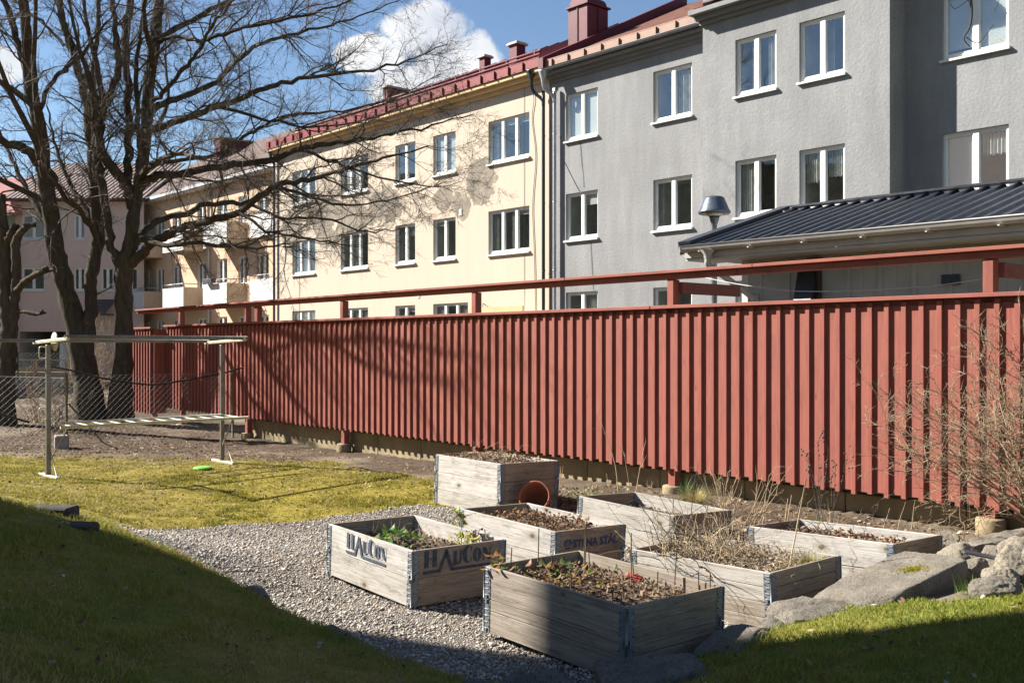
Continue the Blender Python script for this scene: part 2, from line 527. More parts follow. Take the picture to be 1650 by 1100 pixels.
MAT['drystem'] = simple('dry_stem', (0.42, 0.315, 0.19), 0.9, 0, 0.35, 9)
MAT['stick'] = simple('bamboo_stick', (0.21, 0.145, 0.085), 0.8, 0, 0.35, 12)
MAT['soil'] = simple('dark_soil', (0.085, 0.058, 0.038), 0.98, 0, 0.5, 14, 0.9, 30)
MAT['terracotta'] = simple('terracotta', (0.30, 0.095, 0.045), 0.85, 0, 0.2, 6, 0.1)
MAT['green_plastic'] = simple('lime_plastic', (0.2, 0.66, 0.08), 0.4, 0, 0.05, 3)
MAT['red_plastic'] = simple('red_plastic', (0.40, 0.05, 0.03), 0.6, 0, 0.25, 30)
MAT['stoneA'] = stone_mat('grey_granite', (0.165, 0.142, 0.11), (0.36, 0.315, 0.255))
MAT['stoneB'] = stone_mat('warm_fieldstone', (0.28, 0.24, 0.175), (0.50, 0.43, 0.325), 0.3)
MAT['stoneC'] = stone_mat('dark_fieldstone', (0.12, 0.105, 0.086), (0.27, 0.24, 0.20), 0.35)
MAT['rope'] = simple('black_hose', (0.02, 0.02, 0.018), 0.6, 0, 0.2, 3)
MAT['string'] = simple('white_cord', (0.62, 0.60, 0.56), 0.7, 0, 0.1, 3)
MAT['wire'] = simple('chain_link_wire', (0.20, 0.195, 0.175), 0.6, 0.3, 0.2, 3)
MAT['greenpost'] = simple('green_steel_post', (0.03, 0.10, 0.055), 0.5, 0, 0.2, 3)
MAT['oldpost'] = simple('olive_steel_post', (0.13, 0.125, 0.075), 0.7, 0, 0.3, 5)
MAT['ink'] = simple('blue_black_stencil_ink', (0.045, 0.058, 0.085), 0.85, 0, 0.45, 30)
MAT['ink2'] = simple('navy_stencil_ink', (0.035, 0.06, 0.16), 0.85, 0, 0.4, 30)
MAT['blade'] = tint_mat('grass_blade', 0.75, 0.25)
MAT['deadleaf'] = tint_mat('dead_leaf', 0.85, 0.12)
MAT['greenleaf'] = tint_mat('green_leaf', 0.5, 0.3, 0.4)
MAT['pebble'] = tint_mat('pebbles', 0.85)
# ------------------------------------------------------------------ ground
def tps_fit(pts):
    P = np.array(pts, float); X, z = P[:, :2], P[:, 2]; n = len(P)
    d = np.linalg.norm(X[:, None] - X[None], axis=2)
    K = np.where(d > 0, d * d * np.log(d + 1e-12), 0) + np.eye(n) * 0.3
    A = np.zeros((n + 3, n + 3)); A[:n, :n] = K; A[:n, n] = 1; A[:n, n + 1:] = X; A[n, :n] = 1; A[n + 1:, :n] = X.T
    w = np.linalg.solve(A, np.concatenate([z, [0, 0, 0]]))
    def f(x, y):
        x = np.asarray(x, float); y = np.asarray(y, float)
        sh = x.shape; q = np.stack([x.ravel(), y.ravel()], 1)
        out = np.zeros(len(q))
        for i in range(0, len(q), 20000):
            qq = q[i:i + 20000]
            d2 = ((qq[:, None] - X[None]) ** 2).sum(2)
            out[i:i + 20000] = (0.5 * d2 * np.log(d2 + 1e-12)) @ w[:n] + w[n] + qq @ w[n + 1:]
        return out.reshape(sh)
    return f


def FP(s, n):
    p = FD * s + FN * n
    return (p.x, p.y)


LAWN = [(-3.5, 6.8, .74), (-4.5, 8.5, .52), (-2.75, 7.3, .42), (-6, 5, .95), (-3.5, 8.2, .34), (-8, 8, .75), (-9, 5, 1.0), (-6, 10.5, .36), (-7, 12, .26), (-12, 9, .7)]
BASE = LAWN + [(-.7, 6.8, 0), (.6, 5.4, .01), (.3, 7.7, -.05), (-.1, 10.4, -.03), (1.4, 8.7, -.09), (1.7, 6.4, -.03), (2.7, 7.1, .0), (-2.5, 9, 0),
        (-3.4, 9.5, .01), (-1, 8.5, 0), (-1.8, 7.0, .02), (-.2, 5.6, 0), (-5.87, 12.6, .12), (-4.15, 14.25, .12), (-2, 12, .05), (-7.6, 17, .05), (-8.8, 21.5, .2), (-12, 20, .2),
        (-10, 14, .25), (3.3, 7.6, .12), (4.4, 8.0, .22), (6, 8, .3), (10, 6, .4), (-14, 26, .2), (0, 30, .2), (12, 16, .2), (-20, 16, .3), (0, -6, .3), (10, -5, .3), (-12, -5, .8)]
BASE += [(*FP(s, 8.5), z) for s, z in ((-22, .1), (-17.8, .02), (-14.2, .04), (-10.8, .07), (-7.26, .13), (-5.5, .15), (-3.77, .15), (-1.5, .2))]
BANK = LAWN + [(-2.56, 6.78, .5), (-1.74, 6.27, .3), (-1.3, 5.88, .2), (-.92, 5.59, .15), (-.58, 5.31, .11), (-.2, 5.0, .09), (.58, 4.75, .12), (1.04, 5.1, .16),
        (1.52, 5.4, .2), (2.09, 5.8, .25), (2.76, 5.95, .29), (3.3, 6.5, .26), (3.3, 6.0, .27), (2.8, 5.4, .42), (3.5, 5.4, .46), (2.6, 5.0, .46), (1.6, 4.9, .27), (2.1, 4.1, .42), (.81, 4.3, .2), (-1.95, 3.8, .5),
        (0, 3.6, .2), (0, 2, .25), (-3, 2, .7), (3, 2, .5), (5, 6, .42), (4.5, 8, .30), (0, -6, .3), (0, -20, .3), (10, -5, .4), (-12, -5, .9), (10, 8, .5), (-20, 16, .3), (10, 20, .3)]
f_base, f_bank = tps_fit(BASE), tps_fit(BANK)
EX = np.array([-30, -4.2, -3.2, -2.56, -1.74, -1.3, -.92, -.58, -.2, .2, .6, 1.04, 1.6, 2.2, 2.8, 3.3, 3.8, 4.6, 30])
EY = np.array([9, 8.0, 7.6, 6.9, 6.35, 5.96, 5.66, 5.4, 5.12, 4.98, 5.0, 5.4, 5.8, 6.2, 6.6, 7.0, 7.5, 8.0, 9])


class VN:
    """value noise on a lattice, vectorised"""
    def __init__(self, seed): self.t = np.random.default_rng(seed).random((256, 256))
    def __call__(self, x, y, s):
        x = np.asarray(x) * s + 100.3; y = np.asarray(y) * s + 77.7
        i = np.floor(x).astype(int); j = np.floor(y).astype(int)
        u = x - i; v = y - j; u = u * u * (3 - 2 * u); v = v * v * (3 - 2 * v)
        t = self.t
        a, b = t[i % 256, j % 256], t[(i + 1) % 256, j % 256]; c, d = t[i % 256, (j + 1) % 256], t[(i + 1) % 256, (j + 1) % 256]
        return (a * (1 - u) + b * u) * (1 - v) + (c * (1 - u) + d * u) * v
    def fbm(self, x, y, s, o=4):
        r, a, tot = 0, 1, 0
        for k in range(o):
            r = r + a * self(x, y, s * 2 ** k); tot += a; a *= 0.55
        return r / tot


vn = VN(3); vn2 = VN(5)


def smooth01(t):
    t = np.clip(t, 0, 1); return t * t * (3 - 2 * t)


def bank_w(x, y):
    x = np.asarray(x, float); y = np.asarray(y, float)
    e = np.interp(x, EX, EY)
    w = np.interp(x, [-4.2, -2.8, -2.2, 3.5, 4.6], [2.4, .7, .14, .14, .6])
    return smooth01((e - y) / w + 0.5)


def inpoly(x, y, poly):
    x = np.asarray(x); y = np.asarray(y); c = np.zeros(x.shape, bool); n = len(poly)
    for i in range(n):
        x0, y0 = poly[i]; x1, y1 = poly[i - 1]
        c ^= ((y0 > y) != (y1 > y)) & (x < (x1 - x0) * (y - y0) / (y1 - y0 + 1e-12) + x0)
    return c


GRAVEL = [(-3.55, 9.45), (-3.1, 10.0), (-2.3, 10.5), (-1.5, 10.9), (-.95, 11.15), (-.3, 10.75), (.2, 10.2), (.7, 9.7), (1.1, 9.2), (1.9, 8.3), (2.5, 7.5), (3.1, 7.1),
          (2.9, 6.5), (2.2, 6.1), (1.6, 5.7), (1.04, 5.3), (.6, 4.9), (.2, 4.85), (-.2, 5.0), (-.58, 5.28), (-.92, 5.55), (-1.3, 5.85), (-1.74, 6.25), (-2.56, 6.8), (-3.0, 7.6), (-3.4, 8.6)]


def zones(x, y):
    """(bank, gravel, dirt) weights from where things lie on the ground"""
    bw = bank_w(x, y)
    wx = x + 0.55 * (vn.fbm(x, y, 2.3, 5) - .5); wy = y + 0.55 * (vn2.fbm(x, y, 2.3, 5) - .5)
    gr = inpoly(wx, wy, GRAVEL).astype(float) * (bw < 0.5)
    n = x * FN.x + y * FN.y; s = x * FD.x + y * FD.y
    nz = vn.fbm(x, y, .8) - .5; n2 = vn2.fbm(x, y, 3.0) - .5
    d1 = smooth01((n - 7.25 + 1.6 * nz + .6 * n2) / .5)                                # strip under the fence
    d2 = smooth01((y - 13.2 + 0.28 * (x + 5) + 3.6 * nz + 1.6 * n2) / 2.6) * (x < 6)    # under the trees
    d3 = smooth01((n - 6.4) / .5) * (s > -8.6)                                          # bed behind the boxes
    dirt = np.clip(np.maximum(np.maximum(d1, d2), d3), 0, 1) * (1 - gr) * (1 - bw)
    rock = smooth01((x - 2.42 + .15 * n2) / .12) * smooth01((y - 5.70 + .12 * (x - 2.6) + .25 * n2) / .12) * (y < 8) * (x < 6)   # earth between the boulders
    return bw, gr, np.maximum(dirt, rock)


def H(x, y):
    x = np.asarray(x, float); y = np.asarray(y, float)
    bw = bank_w(x, y)
    far = smooth01((np.hypot(x, y - 8) - 22) / 30)
    h = f_base(x, y) * (1 - bw) + f_bank(x, y) * bw
    return np.clip(h, -.3, 1.6) * (1 - far) + 0.1 * far


def H1(x, y): return float(H(np.array([x]), np.array([y]))[0])


def axis(lo, hi, step, far):
    a = list(np.arange(lo, hi, step)); g = step
    while a[-1] < far: g *= 1.25; a.append(a[-1] + g)
    g = step
    while a[0] > -far: g *= 1.25; a.insert(0, a[0] - g)
    return np.array(a)


gx = axis(-9, 6, .075, 500); gy = axis(2.2, 20, .075, 500)
X, Y = np.meshgrid(gx, gy, indexing='ij')
bw, gr, dt = zones(X, Y)
near = (np.hypot(X, Y - 8) < 26)
Z = H(X, Y) + near * ((dt * .05 + (1 - dt) * .018) * (vn.fbm(X, Y, 5.0, 3) - .5) + dt * .03 * (vn2.fbm(X, Y, 13, 2) - .5))
Z = Z + gr * 0.008 * (vn.fbm(X, Y, 6, 3) - .5)
nx, ny = X.shape
idx = np.arange(nx * ny).reshape(nx, ny)
Fg = np.stack([idx[:-1, :-1], idx[1:, :-1], idx[1:, 1:], idx[:-1, 1:]], -1).reshape(-1, 4)


def ground_mat():
    m, nt = newmat('garden_ground'); g = NT(nt)
    z = g.sep(g.attr('tint').outputs['Vector'])        # x bank, y gravel, z dirt
    co = g.obj()
    big = g.noise(co, 0.9, 5, 0.6); mid = g.noise(co, 6, 5, 0.65); fine = g.noise(co, 45, 5, 0.7); fine2 = g.noise(co, 110, 3, 0.7)
    moss = g.ramp(mid, [(0.28, (0.13, 0.115, 0.016)), (0.48, (0.28, 0.225, 0.022)), (0.7, (0.42, 0.325, 0.07))])
    moss = g.mix(g.mapr(fine, 0.45, 0.7, 0, .6), moss, (0.30, 0.215, 0.09))
    turf = g.ramp(mid, [(0.3, (0.16, 0.125, 0.03)), (0.5, (0.27, 0.21, 0.05)), (0.72, (0.38, 0.28, 0.09))])
    turf = g.mix(g.mapr(big, 0.4, 0.62, 0, .75), turf, (0.11, 0.145, 0.018))
    grass = g.mix(z[0], moss, turf)
    dirt = g.ramp(g.math('ADD', g.math('MULTIPLY', mid, .5), g.math('MULTIPLY', fine, .5)), [(0.3, (0.05, 0.034, 0.022)), (0.5, (0.105, 0.073, 0.048)), (0.7, (0.18, 0.13, 0.088))])
    sandy = g.mapr(g.noise(co, .55, 4), 0.5, 0.64, 0, .6)
    dirt = g.mix(sandy, dirt, (0.30, 0.245, 0.175))
    vo = g.n('ShaderNodeTexVoronoi', ins={'Scale': 85.0}); nt.links.new(co, vo.inputs['Vector'])
    peb = g.ramp(g.sep(vo.outputs['Color'])[0], [(0.0, (0.16, 0.135, 0.105)), (0.5, (0.30, 0.26, 0.215)), (1.0, (0.43, 0.385, 0.325))])
    peb = g.mix(g.mapr(vo.outputs['Distance'], 0.35, 0.7, 0, .75), peb, (0.07, 0.058, 0.045))
    c = g.mix(z[2], grass, dirt)
    c = g.mix(z[1], c, peb)
    h = g.math('ADD', g.math('MULTIPLY', fine, .6), g.math('MULTIPLY', fine2, .4))
    hp = g.math('MULTIPLY', vo.outputs['Distance'], -1.2)
    hh = g.math('ADD', g.math('MULTIPLY', h, g.math('SUBTRACT', 1.0, z[1])), g.math('MULTIPLY', hp, z[1]))
    g.out(g.bsdf(c, 0.95, 0, g.bump(hh, 0.9, 0.025), 0.15)); return m


MAT['ground'] = ground_mat()
ground = np_mesh('ground', np.stack([X, Y, Z], -1).reshape(-1, 3), Fg, MAT['ground'], None,
                 np.stack([bw, gr, dt], -1).reshape(-1, 3), True, 'structure')
ground['label'] = 'garden ground of moss lawn, bare soil and gravel'


# ---- scattered ground cover (nobody could count it) ----
def view_mask(x, y, pad=.04):
    r = np.abs(x) / np.maximum(y, .1)
    return (r < .514 + pad + 1.7 / np.maximum(y, .1)) & (y > 1.5)      # a step to either side of the photograph's frame too


def scatter(n, x0, x1, y0, y1, rng):
    x = rng.uniform(x0, x1, n); y = rng.uniform(y0, y1, n)
    k = view_mask(x, y); return x[k], y[k]


def blades(name, x, y, h, w, col, lean, rng, label, z=None):
    """narrow two-segment blades: 5 vertices, 3 triangles"""
    n = len(x); z = H(x, y) - .004 if z is None else z
    a = rng.uniform(0, 2 * math.pi, n); la = rng.uniform(0, 2 * math.pi, n)
    ca, sa = np.cos(a) * w / 2, np.sin(a) * w / 2
    lx, ly = np.cos(la) * lean, np.sin(la) * lean
    b0 = np.stack([x - ca, y - sa, z], -1); b1 = np.stack([x + ca, y + sa, z], -1)
    m0 = np.stack([x - ca * .8 + lx * .35, y - sa * .8 + ly * .35, z + h * .55], -1); m1 = np.stack([x + ca * .8 + lx * .35, y + sa * .8 + ly * .35, z + h * .55], -1)
    t = np.stack([x + lx, y + ly, z + h * np.clip(1 - (lean / (h + 1e-6)) * .3, .4, 1)], -1)
    V = np.stack([b0, b1, m0, m1, t], 1).reshape(-1, 3)
    o = np.arange(n)[:, None] * 5
    T = np.concatenate([o + np.array([[0, 1, 3]]), o + np.array([[0, 3, 2]]), o + np.array([[2, 3, 4]])], 0)
    ob = np_mesh(name, V, T, MAT['blade'], None, np.repeat(col, 5, 0), False, 'stuff')
    tag(ob, label, 'grass'); return ob


def colmix(stops, t):
    t = np.clip(t, 0, 1); S = np.array([c for _, c in stops]); P = np.array([p for p, _ in stops])
    return np.stack([np.interp(t, P, S[:, k]) for k in range(3)], -1)


rg = np.random.default_rng(21)
# shaded turf on the bank, near the camera
x, y = scatter(640000, -6.6, 6.2, 2.2, 8.4, rg)
b_, g_, d_ = zones(x, y); e = np.interp(x, EX, EY)
k = (b_ > .45) & (g_ < .5) & (d_ < .3 + .4 * rg.random(len(x))); x, y = x[k], y[k]
t = vn.fbm(x, y, 1.1) * .6 + vn2.fbm(x, y, 5, 3) * .5 + rg.normal(0, .13, len(x)) - .05 + .22 * smooth01((x - .6) / 1.2) + .0
k = rg.random(len(x)) < .75; x, y, t = x[k], y[k], t[k]
right = smooth01((x - .3) / .8)
col = colmix([(0, (.54, .38, .17)), (.35, (.41, .30, .075)), (.5, (.30, .27, .04)), (.75, (.185, .225, .026)), (1, (.26, .28, .04))], t + .08 * right)
hh = rg.uniform(.012, .032, len(x)) * (1 + .9 * (vn2.fbm(x, y, 2.2, 2) > .55)) * (1 + .25 * right)
blades('turf', x, y, hh, rg.uniform(.003, .0055, len(x)), col, hh * rg.uniform(.3, 1.1, len(x)), rg, 'short shaded turf covering the grassy bank in front of the boxes')
# sunny moss lawn
x, y = scatter(390000, -9.8, -.4, 7.0, 15.5, rg)
b_, g_, d_ = zones(x, y)
k = (g_ < .5) & (b_ <= .45) & (d_ < .75 * rg.random(len(x)) + .1) & (x * FN.x + y * FN.y < 7.6); x, y, d_ = x[k], y[k], d_[k]
t = vn.fbm(x, y, 1.4) * .7 + rg.normal(0, .16, len(x)) + vn2.fbm(x, y, 7, 2) * .4 - .05
col = colmix([(0, (.10, .13, .012)), (.3, (.24, .22, .016)), (.55, (.36, .305, .05)), (.8, (.46, .375, .13)), (1, (.52, .42, .24))], t)
hh = rg.uniform(.008, .024, len(x)) * (1 + 1.3 * (vn2.fbm(x, y, 1.7, 3) > .56))
blades('moss_lawn', x, y, hh, rg.uniform(.005, .009, len(x)), col, hh * rg.uniform(.4, 1.4, len(x)), rg, 'yellow green mossy lawn in the sun beyond the bank')
# pebbles
x, y = scatter(165000, -3.7, 3.2, 4.8, 11.3, rg)
b_, g_, d_ = zones(x, y); k = g_ > .5
xe = x[~k]; k2 = (~k) & (rg.random(len(x)) < .0)
x, y = x[k], y[k]
n = len(x)
O = np.array([(1, 0, 0), (-1, 0, 0), (0, 1, 0), (0, -1, 0), (0, 0, 1), (0, 0, -1)], float)
OT = np.array([(0, 2, 4), (2, 1, 4), (1, 3, 4), (3, 0, 4), (2, 0, 5), (1, 2, 5), (3, 1, 5), (0, 3, 5)])
sc = rg.uniform(.0048, .0100, (n, 1)) * (1 + 1.1 * (rg.random((n, 1)) < .08)); dim = np.concatenate([sc * rg.uniform(.8, 1.4, (n, 1)), sc * rg.uniform(.7, 1.1, (n, 1)), sc * rg.uniform(.45, .8, (n, 1))], 1)
V = O[None] * dim[:, None] * rg.uniform(.75, 1.2, (n, 6, 1))
a = rg.uniform(0, 6.28, n); tl = rg.normal(0, .35, n); c, s = np.cos(a)[:, None], np.sin(a)[:, None]
vx = V[..., 0] * c - V[..., 1] * s; vy = V[..., 0] * s + V[..., 1] * c; vz = V[..., 2] + vx * np.tan(tl)[:, None] * .6
P = np.stack([vx + x[:, None], vy + y[:, None], vz + (H(x, y) + dim[:, 2] * rg.uniform(.2, .8, n))[:, None]], -1)
tc = rg.random(n)
col = colmix([(0, (.18, .155, .125)), (.3, (.32, .28, .23)), (.65, (.45, .40, .335)), (.9, (.54, .49, .42)), (1, (.64, .59, .52))], tc)
col[rg.random(n) < .07] *= (1.05, .74, .55)
pb = np_mesh('gravel', P.reshape(-1, 3), (np.arange(n)[:, None, None] * 6 + OT[None]).reshape(-1, 3), MAT['pebble'], None, np.repeat(col, 6, 0), False, 'stuff')
tag(pb, 'loose grey brown gravel spread around the planter boxes', 'gravel')


def leaf_scatter(name, x, y, z, size, rng, label, cols, upright=.35, kind='stuff', parent=None, cat='leaves'):
    n = len(x)
    # curled leaf: 6 points in two halves folded along the midrib
    L = np.array([(-1, 0, .0), (-.3, .55, .28), (-.3, -.55, .28), (.45, .48, .30), (.45, -.48, .30), (1.1, 0, .12)], float)
    T = np.array([(0, 2, 1), (1, 2, 4), (1, 4, 3), (3, 4, 5)])
    V = L[None] * size[:, None, None] * rng.uniform(.65, 1.25, (n, 6, 1))
    V[..., 2] *= rng.uniform(-.6, 1.6, (n, 1))
    for ax in range(3):
        a = rng.uniform(0, 6.28, n) if ax == 2 else rng.normal(0, upright, n)
        c, s = np.cos(a)[:, None], np.sin(a)[:, None]
        i, j = ((1, 2), (0, 2), (0, 1))[ax]
        p, q = V[..., i].copy(), V[..., j].copy()
        V[..., i] = p * c - q * s; V[..., j] = p * s + q * c
    low = V[..., 2].min(1)
    V[..., 0] += x[:, None]; V[..., 1] += y[:, None]; V[..., 2] += (z - low * .7)[:, None]
    col = colmix(cols, rng.random(n)) * rng.uniform(.75, 1.2, (n, 1))
    o = np_mesh(name, V.reshape(-1, 3), (np.arange(n)[:, None, None] * 6 + T[None]).reshape(-1, 3), MAT['deadleaf'], parent, np.repeat(col, 6, 0), False, kind)
    if parent is None: tag(o, label, cat)
    return o


BROWN = [(0, (.06, .034, .020)), (.4, (.16, .092, .052)), (.7, (.28, .18, .105)), (1, (.56, .45, .31))]
x, y = scatter(70000, -11, 1, 9.0, 23, rg)
b_, g_, d_ = zones(x, y)
nf = x * FN.x + y * FN.y
k = (rg.random(len(x)) < np.where(d_ > .5, .62, .26)) & (g_ < .5) & (b_ < .5) & (nf < 8.5) & ((nf < 7.4) | (rg.random(len(x)) < .25))
x, y = x[k], y[k]
leaf_scatter('fallen_leaves', x, y, H(x, y), rg.uniform(.011, .026, len(x)), rg, 'brown fallen leaves lying on the soil and lawn below the trees', BROWN)
x, y = scatter(13500, -6.5, 5.6, 2.2, 9.6, rg)
b_, g_, d_ = zones(x, y); k = ((b_ > .5) & (rg.random(len(x)) < .30)) | ((g_ < .5) & (b_ < .5) & (rg.random(len(x)) < .75)); x, y = x[k], y[k]
leaf_scatter('fallen_leaves', x, y, H(x, y) + .012, rg.uniform(.008, .022, len(x)), rg, 'scattered dead leaves lying on the near grass bank', [(0, (.09, .045, .022)), (.45, (.22, .12, .06)), (.85, (.36, .27, .18)), (1, (.5, .46, .42))])
# litter in the bed behind the boxes
x, y = scatter(9000, -.5, 5, 6.5, 12, rg)
nf = x * FN.x + y * FN.y; b_, g_, d_ = zones(x, y); k = (nf > 7.3) & (nf < 8.68) & (g_ < .5) & (b_ < .9); x, y = x[k], y[k]
leaf_scatter('plant_litter', x, y, H(x, y), rg.uniform(.010, .03, len(x)), rg, 'dry plant litter on the bed between boxes and red fence', [(0, (.12, .08, .05)), (.5, (.27, .20, .13)), (1, (.45, .37, .26))])


# ------------------------------------------------------------------ planter boxes of stacked pallet collars
def corner_hinge(h, sx, sy, latch=False):
    """folded steel corner: two leaves with pressed ribs, rivets and the pin"""
    mb = MB()
    w, t = .055, .0035
    for ax in (0, 1):
        for (o0, o1, tt) in ((.006, w, t),):
            if ax == 0: mb.box(-o1 * sx, -o0 * sx, 0, tt * sy, .006, h - .006, None, 0, None, .0012)
            else: mb.box(0, tt * sx, -o1 * sy, -o0 * sy, .006, h - .006, None, 0, None, .0012)
        for k in range(5):
            z = h * (.12 + .19 * k)
            if ax == 0: mb.box(-.040 * sx, -.008 * sx, tt * sy, (tt + .004) * sy, z - .004, z + .004, None, 0, None, .0018)
            else: mb.box(tt * sx, (tt + .004) * sx, -.040 * sy, -.008 * sy, z - .004, z + .004, None, 0, None, .0018)
        for k in range(4):
            z = h * (.2 + .2 * k)
            if ax == 0: mb.cyl((-.047 * sx, tt * sy, z), (-.047 * sx, (tt + .004) * sy, z), .0045, 8, 1)
            else: mb.cyl((tt * sx, -.047 * sy, z), ((tt + .004) * sx, -.047 * sy, z), .0045, 8, 1)
    mb.cyl((.002 * sx, .002 * sy, .004), (.002 * sx, .002 * sy, h - .004), .007, 10)
    mb.box(.0055 * sx, .012 * sx, -.034 * sy, -.018 * sy, -.022, .03, None, 0, None, .002)
    mb.box(-.034 * sx, -.018 * sx, .0055 * sy, .012 * sy, -.022, .03, None, 0, None, .002)
    return mb


def planter(near, th, rim, grad, layers, mats, label, soil_drop, L=1.2, W=.8, heap=.03, seed=0, shift=0.0):
    """near: world xy of the near corner; layers: list of collars, each a list of board heights, from the top"""
    c, s = math.cos(R(th)), math.sin(R(th))
    b = Vector((c, s)); a = Vector((-s, c))
    ctr = Vector(near) + b * W / 2 + a * L / 2
    tot = sum(sum(l) for l in layers)
    zt = rim + grad[0] * (ctr.x - near[0]) + grad[1] * (ctr.y - near[1])
    t = thing('planter_box', label, 'planter', (ctr.x, ctr.y, zt - tot), 0, 'planter boxes built of stacked pallet collars')
    rot = Vector((0, 0, 1)).rotation_difference(Vector((-grad[0], -grad[1], 1)).normalized()).to_matrix() @ Matrix.Rotation(R(th), 3, 'Z')
    t.rotation_euler = rot.to_euler()
    z = tot; T = .021; random.seed(seed + 100)
    for li, boards in enumerate(layers):
        hz = sum(boards)
        col = MB()
        ox = random.uniform(-.004, .004); oy = random.uniform(-.004, .004)
        for side in range(4):
            zz = z
            for bi, hb in enumerate(boards):
                z1, z0 = zz - (.0015 if bi else .001), zz - hb + .0015
                e = .004
                if side == 0: col.box(-W / 2 + ox, -W / 2 + T + ox, -L / 2 + e, L / 2 - e, z0, z1, None, 0, 1, .0025)
                if side == 1: col.box(W / 2 - T + ox, W / 2 + ox, -L / 2 + e, L / 2 - e, z0, z1, None, 0, 1, .0025)
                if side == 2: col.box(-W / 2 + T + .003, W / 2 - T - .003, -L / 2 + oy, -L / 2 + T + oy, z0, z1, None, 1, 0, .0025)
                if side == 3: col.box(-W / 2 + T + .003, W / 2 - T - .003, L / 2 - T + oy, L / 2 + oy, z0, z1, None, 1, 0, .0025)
                zz -= hb
        cm = mats[min(li, len(mats) - 1)]
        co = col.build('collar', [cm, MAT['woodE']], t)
        for sx in (-1, 1):
            for sy in (-1, 1):
                ho = corner_hinge(hz, sx, sy).build('corner_hinge', [MAT['zinc'], MAT['darksteel']], co, (sx * W / 2 + ox, sy * L / 2 + oy, z - hz))
        z -= hz
    # soil fill
    n = 26; m = 36; v = []; rng = np.random.default_rng(seed + 5)
    xs = np.linspace(-W / 2 + T + .002, W / 2 - T - .002, n); ys = np.linspace(-L / 2 + T + .002, L / 2 - T - .002, m)
    XX, YY = np.meshgrid(xs, ys, indexing='ij')
    hump = heap * np.cos(XX / W * math.pi) * np.cos(YY / L * math.pi)
    ZZ = tot - soil_drop + hump + .045 * (vn.fbm(XX + seed * 3.1, YY, 9, 4) - .5) + .02 * (vn2.fbm(XX + seed, YY, 30, 2) - .5)
    ii = np.arange(n * m).reshape(n, m)
    so = np_mesh('soil', np.stack([XX, YY, ZZ], -1).reshape(-1, 3), np.stack([ii[:-1, :-1], ii[1:, :-1], ii[1:, 1:], ii[:-1, 1:]], -1).reshape(-1, 4), MAT['soil'], t, None, True)
    t['_soil'] = tot - soil_drop
    def w(lx, ly, dz=0.0):
        """local point on the soil -> world"""
        i = min(n - 1, max(0, int((lx - xs[0]) / (xs[1] - xs[0])))); j = min(m - 1, max(0, int((ly - ys[0]) / (ys[1] - ys[0]))))
        return Vector((ctr.x, ctr.y, zt - tot)) + rot @ Vector((lx, ly, float(ZZ[i, j]) + dz))
    del t['_soil']
    return t, w, tot


def litter(w, n, rng, label, cols=BROWN, size=(.016, .034), xr=(-.36, .36), yr=(-.56, .56), pile=.035, up=.6, dens=None):
    P = []
    while len(P) < n:
        lx, ly = rng.uniform(*xr), rng.uniform(*yr)
        if dens and rng.random() > dens(lx, ly): continue
        P.append(tuple(w(lx, ly, rng.random() * pile)))
    P = np.array(P)
    return leaf_scatter('leaf_litter', P[:, 0], P[:, 1], P[:, 2], rng.uniform(*size, n), rng, label, cols, up, 'stuff', None, 'leaves')


PL = {}
PL['stencil'] = planter((-.688, 6.778), 38.5, .393, (-.026, 0), [[.195], [.195]], [MAT['woodC'], MAT['woodA']], 'planter box with dark two-word stencil on both near sides, green plants inside', .14, seed=1)
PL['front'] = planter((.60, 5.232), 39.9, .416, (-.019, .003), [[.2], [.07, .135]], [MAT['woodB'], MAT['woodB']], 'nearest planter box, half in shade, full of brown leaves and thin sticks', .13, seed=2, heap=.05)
PL['blue'] = planter((.321, 7.756), 41.6, .34, (-.051, -.005), [[.2], [.195]], [MAT['woodC'], MAT['woodA']], 'planter box with small blue stencil lettering on its near end', .10, seed=3, heap=.04)
PL['tall'] = planter((-.129, 10.395), 38.9, .554, (-.022, -.017), [[.195], [.195], [.195]], [MAT['woodC'], MAT['woodC'], MAT['woodA']], 'tallest planter box, three collars high, with a clay pot leaning beside it', .06, seed=4, heap=.06)
PL['low'] = planter((1.401, 8.737), 40.4, .299, (-.054, -.007), [[.2], [.195]], [MAT['woodA'], MAT['woodA']], 'planter box near the fence holding low bare soil with little growing', .13, seed=5, heap=.01)
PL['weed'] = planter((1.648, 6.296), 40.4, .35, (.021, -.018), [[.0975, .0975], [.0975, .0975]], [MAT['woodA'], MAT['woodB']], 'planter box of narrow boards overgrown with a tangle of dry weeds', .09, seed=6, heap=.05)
PL['right'] = planter((2.71, 7.059), 44.1, .381, (-.021, -.052), [[.2], [.195]], [MAT['woodC'], MAT['woodA']], 'planter box beside the stone slab, low dry stems and leaves in it', .10, seed=7, heap=.03)

# lettering -----------------------------------------------------------
def ring_piece(mb, cx, cy, rx, ry, ix, iy, a0, a1, n=28, off=0.0):
    V = []; 
    for i in range(n + 1):
        a = R(a0 + (a1 - a0) * i / n)
        V.append((cx + rx * math.cos(a), cy + ry * math.sin(a), 0)); V.append((cx + off + ix * math.cos(a), cy + iy * math.sin(a), 0))
    mb.add(V, [(2 * i, 2 * i + 2, 2 * i + 3, 2 * i + 1) for i in range(n)])


def rect2(mb, x0, y0, x1, y1): mb.add([(x0, y0, 0), (x1, y0, 0), (x1, y1, 0), (x0, y1, 0)], [(0, 1, 2, 3)])


def poly2(mb, pts): mb.add([(x, y, 0) for x, y in pts], [tuple(range(len(pts)))])


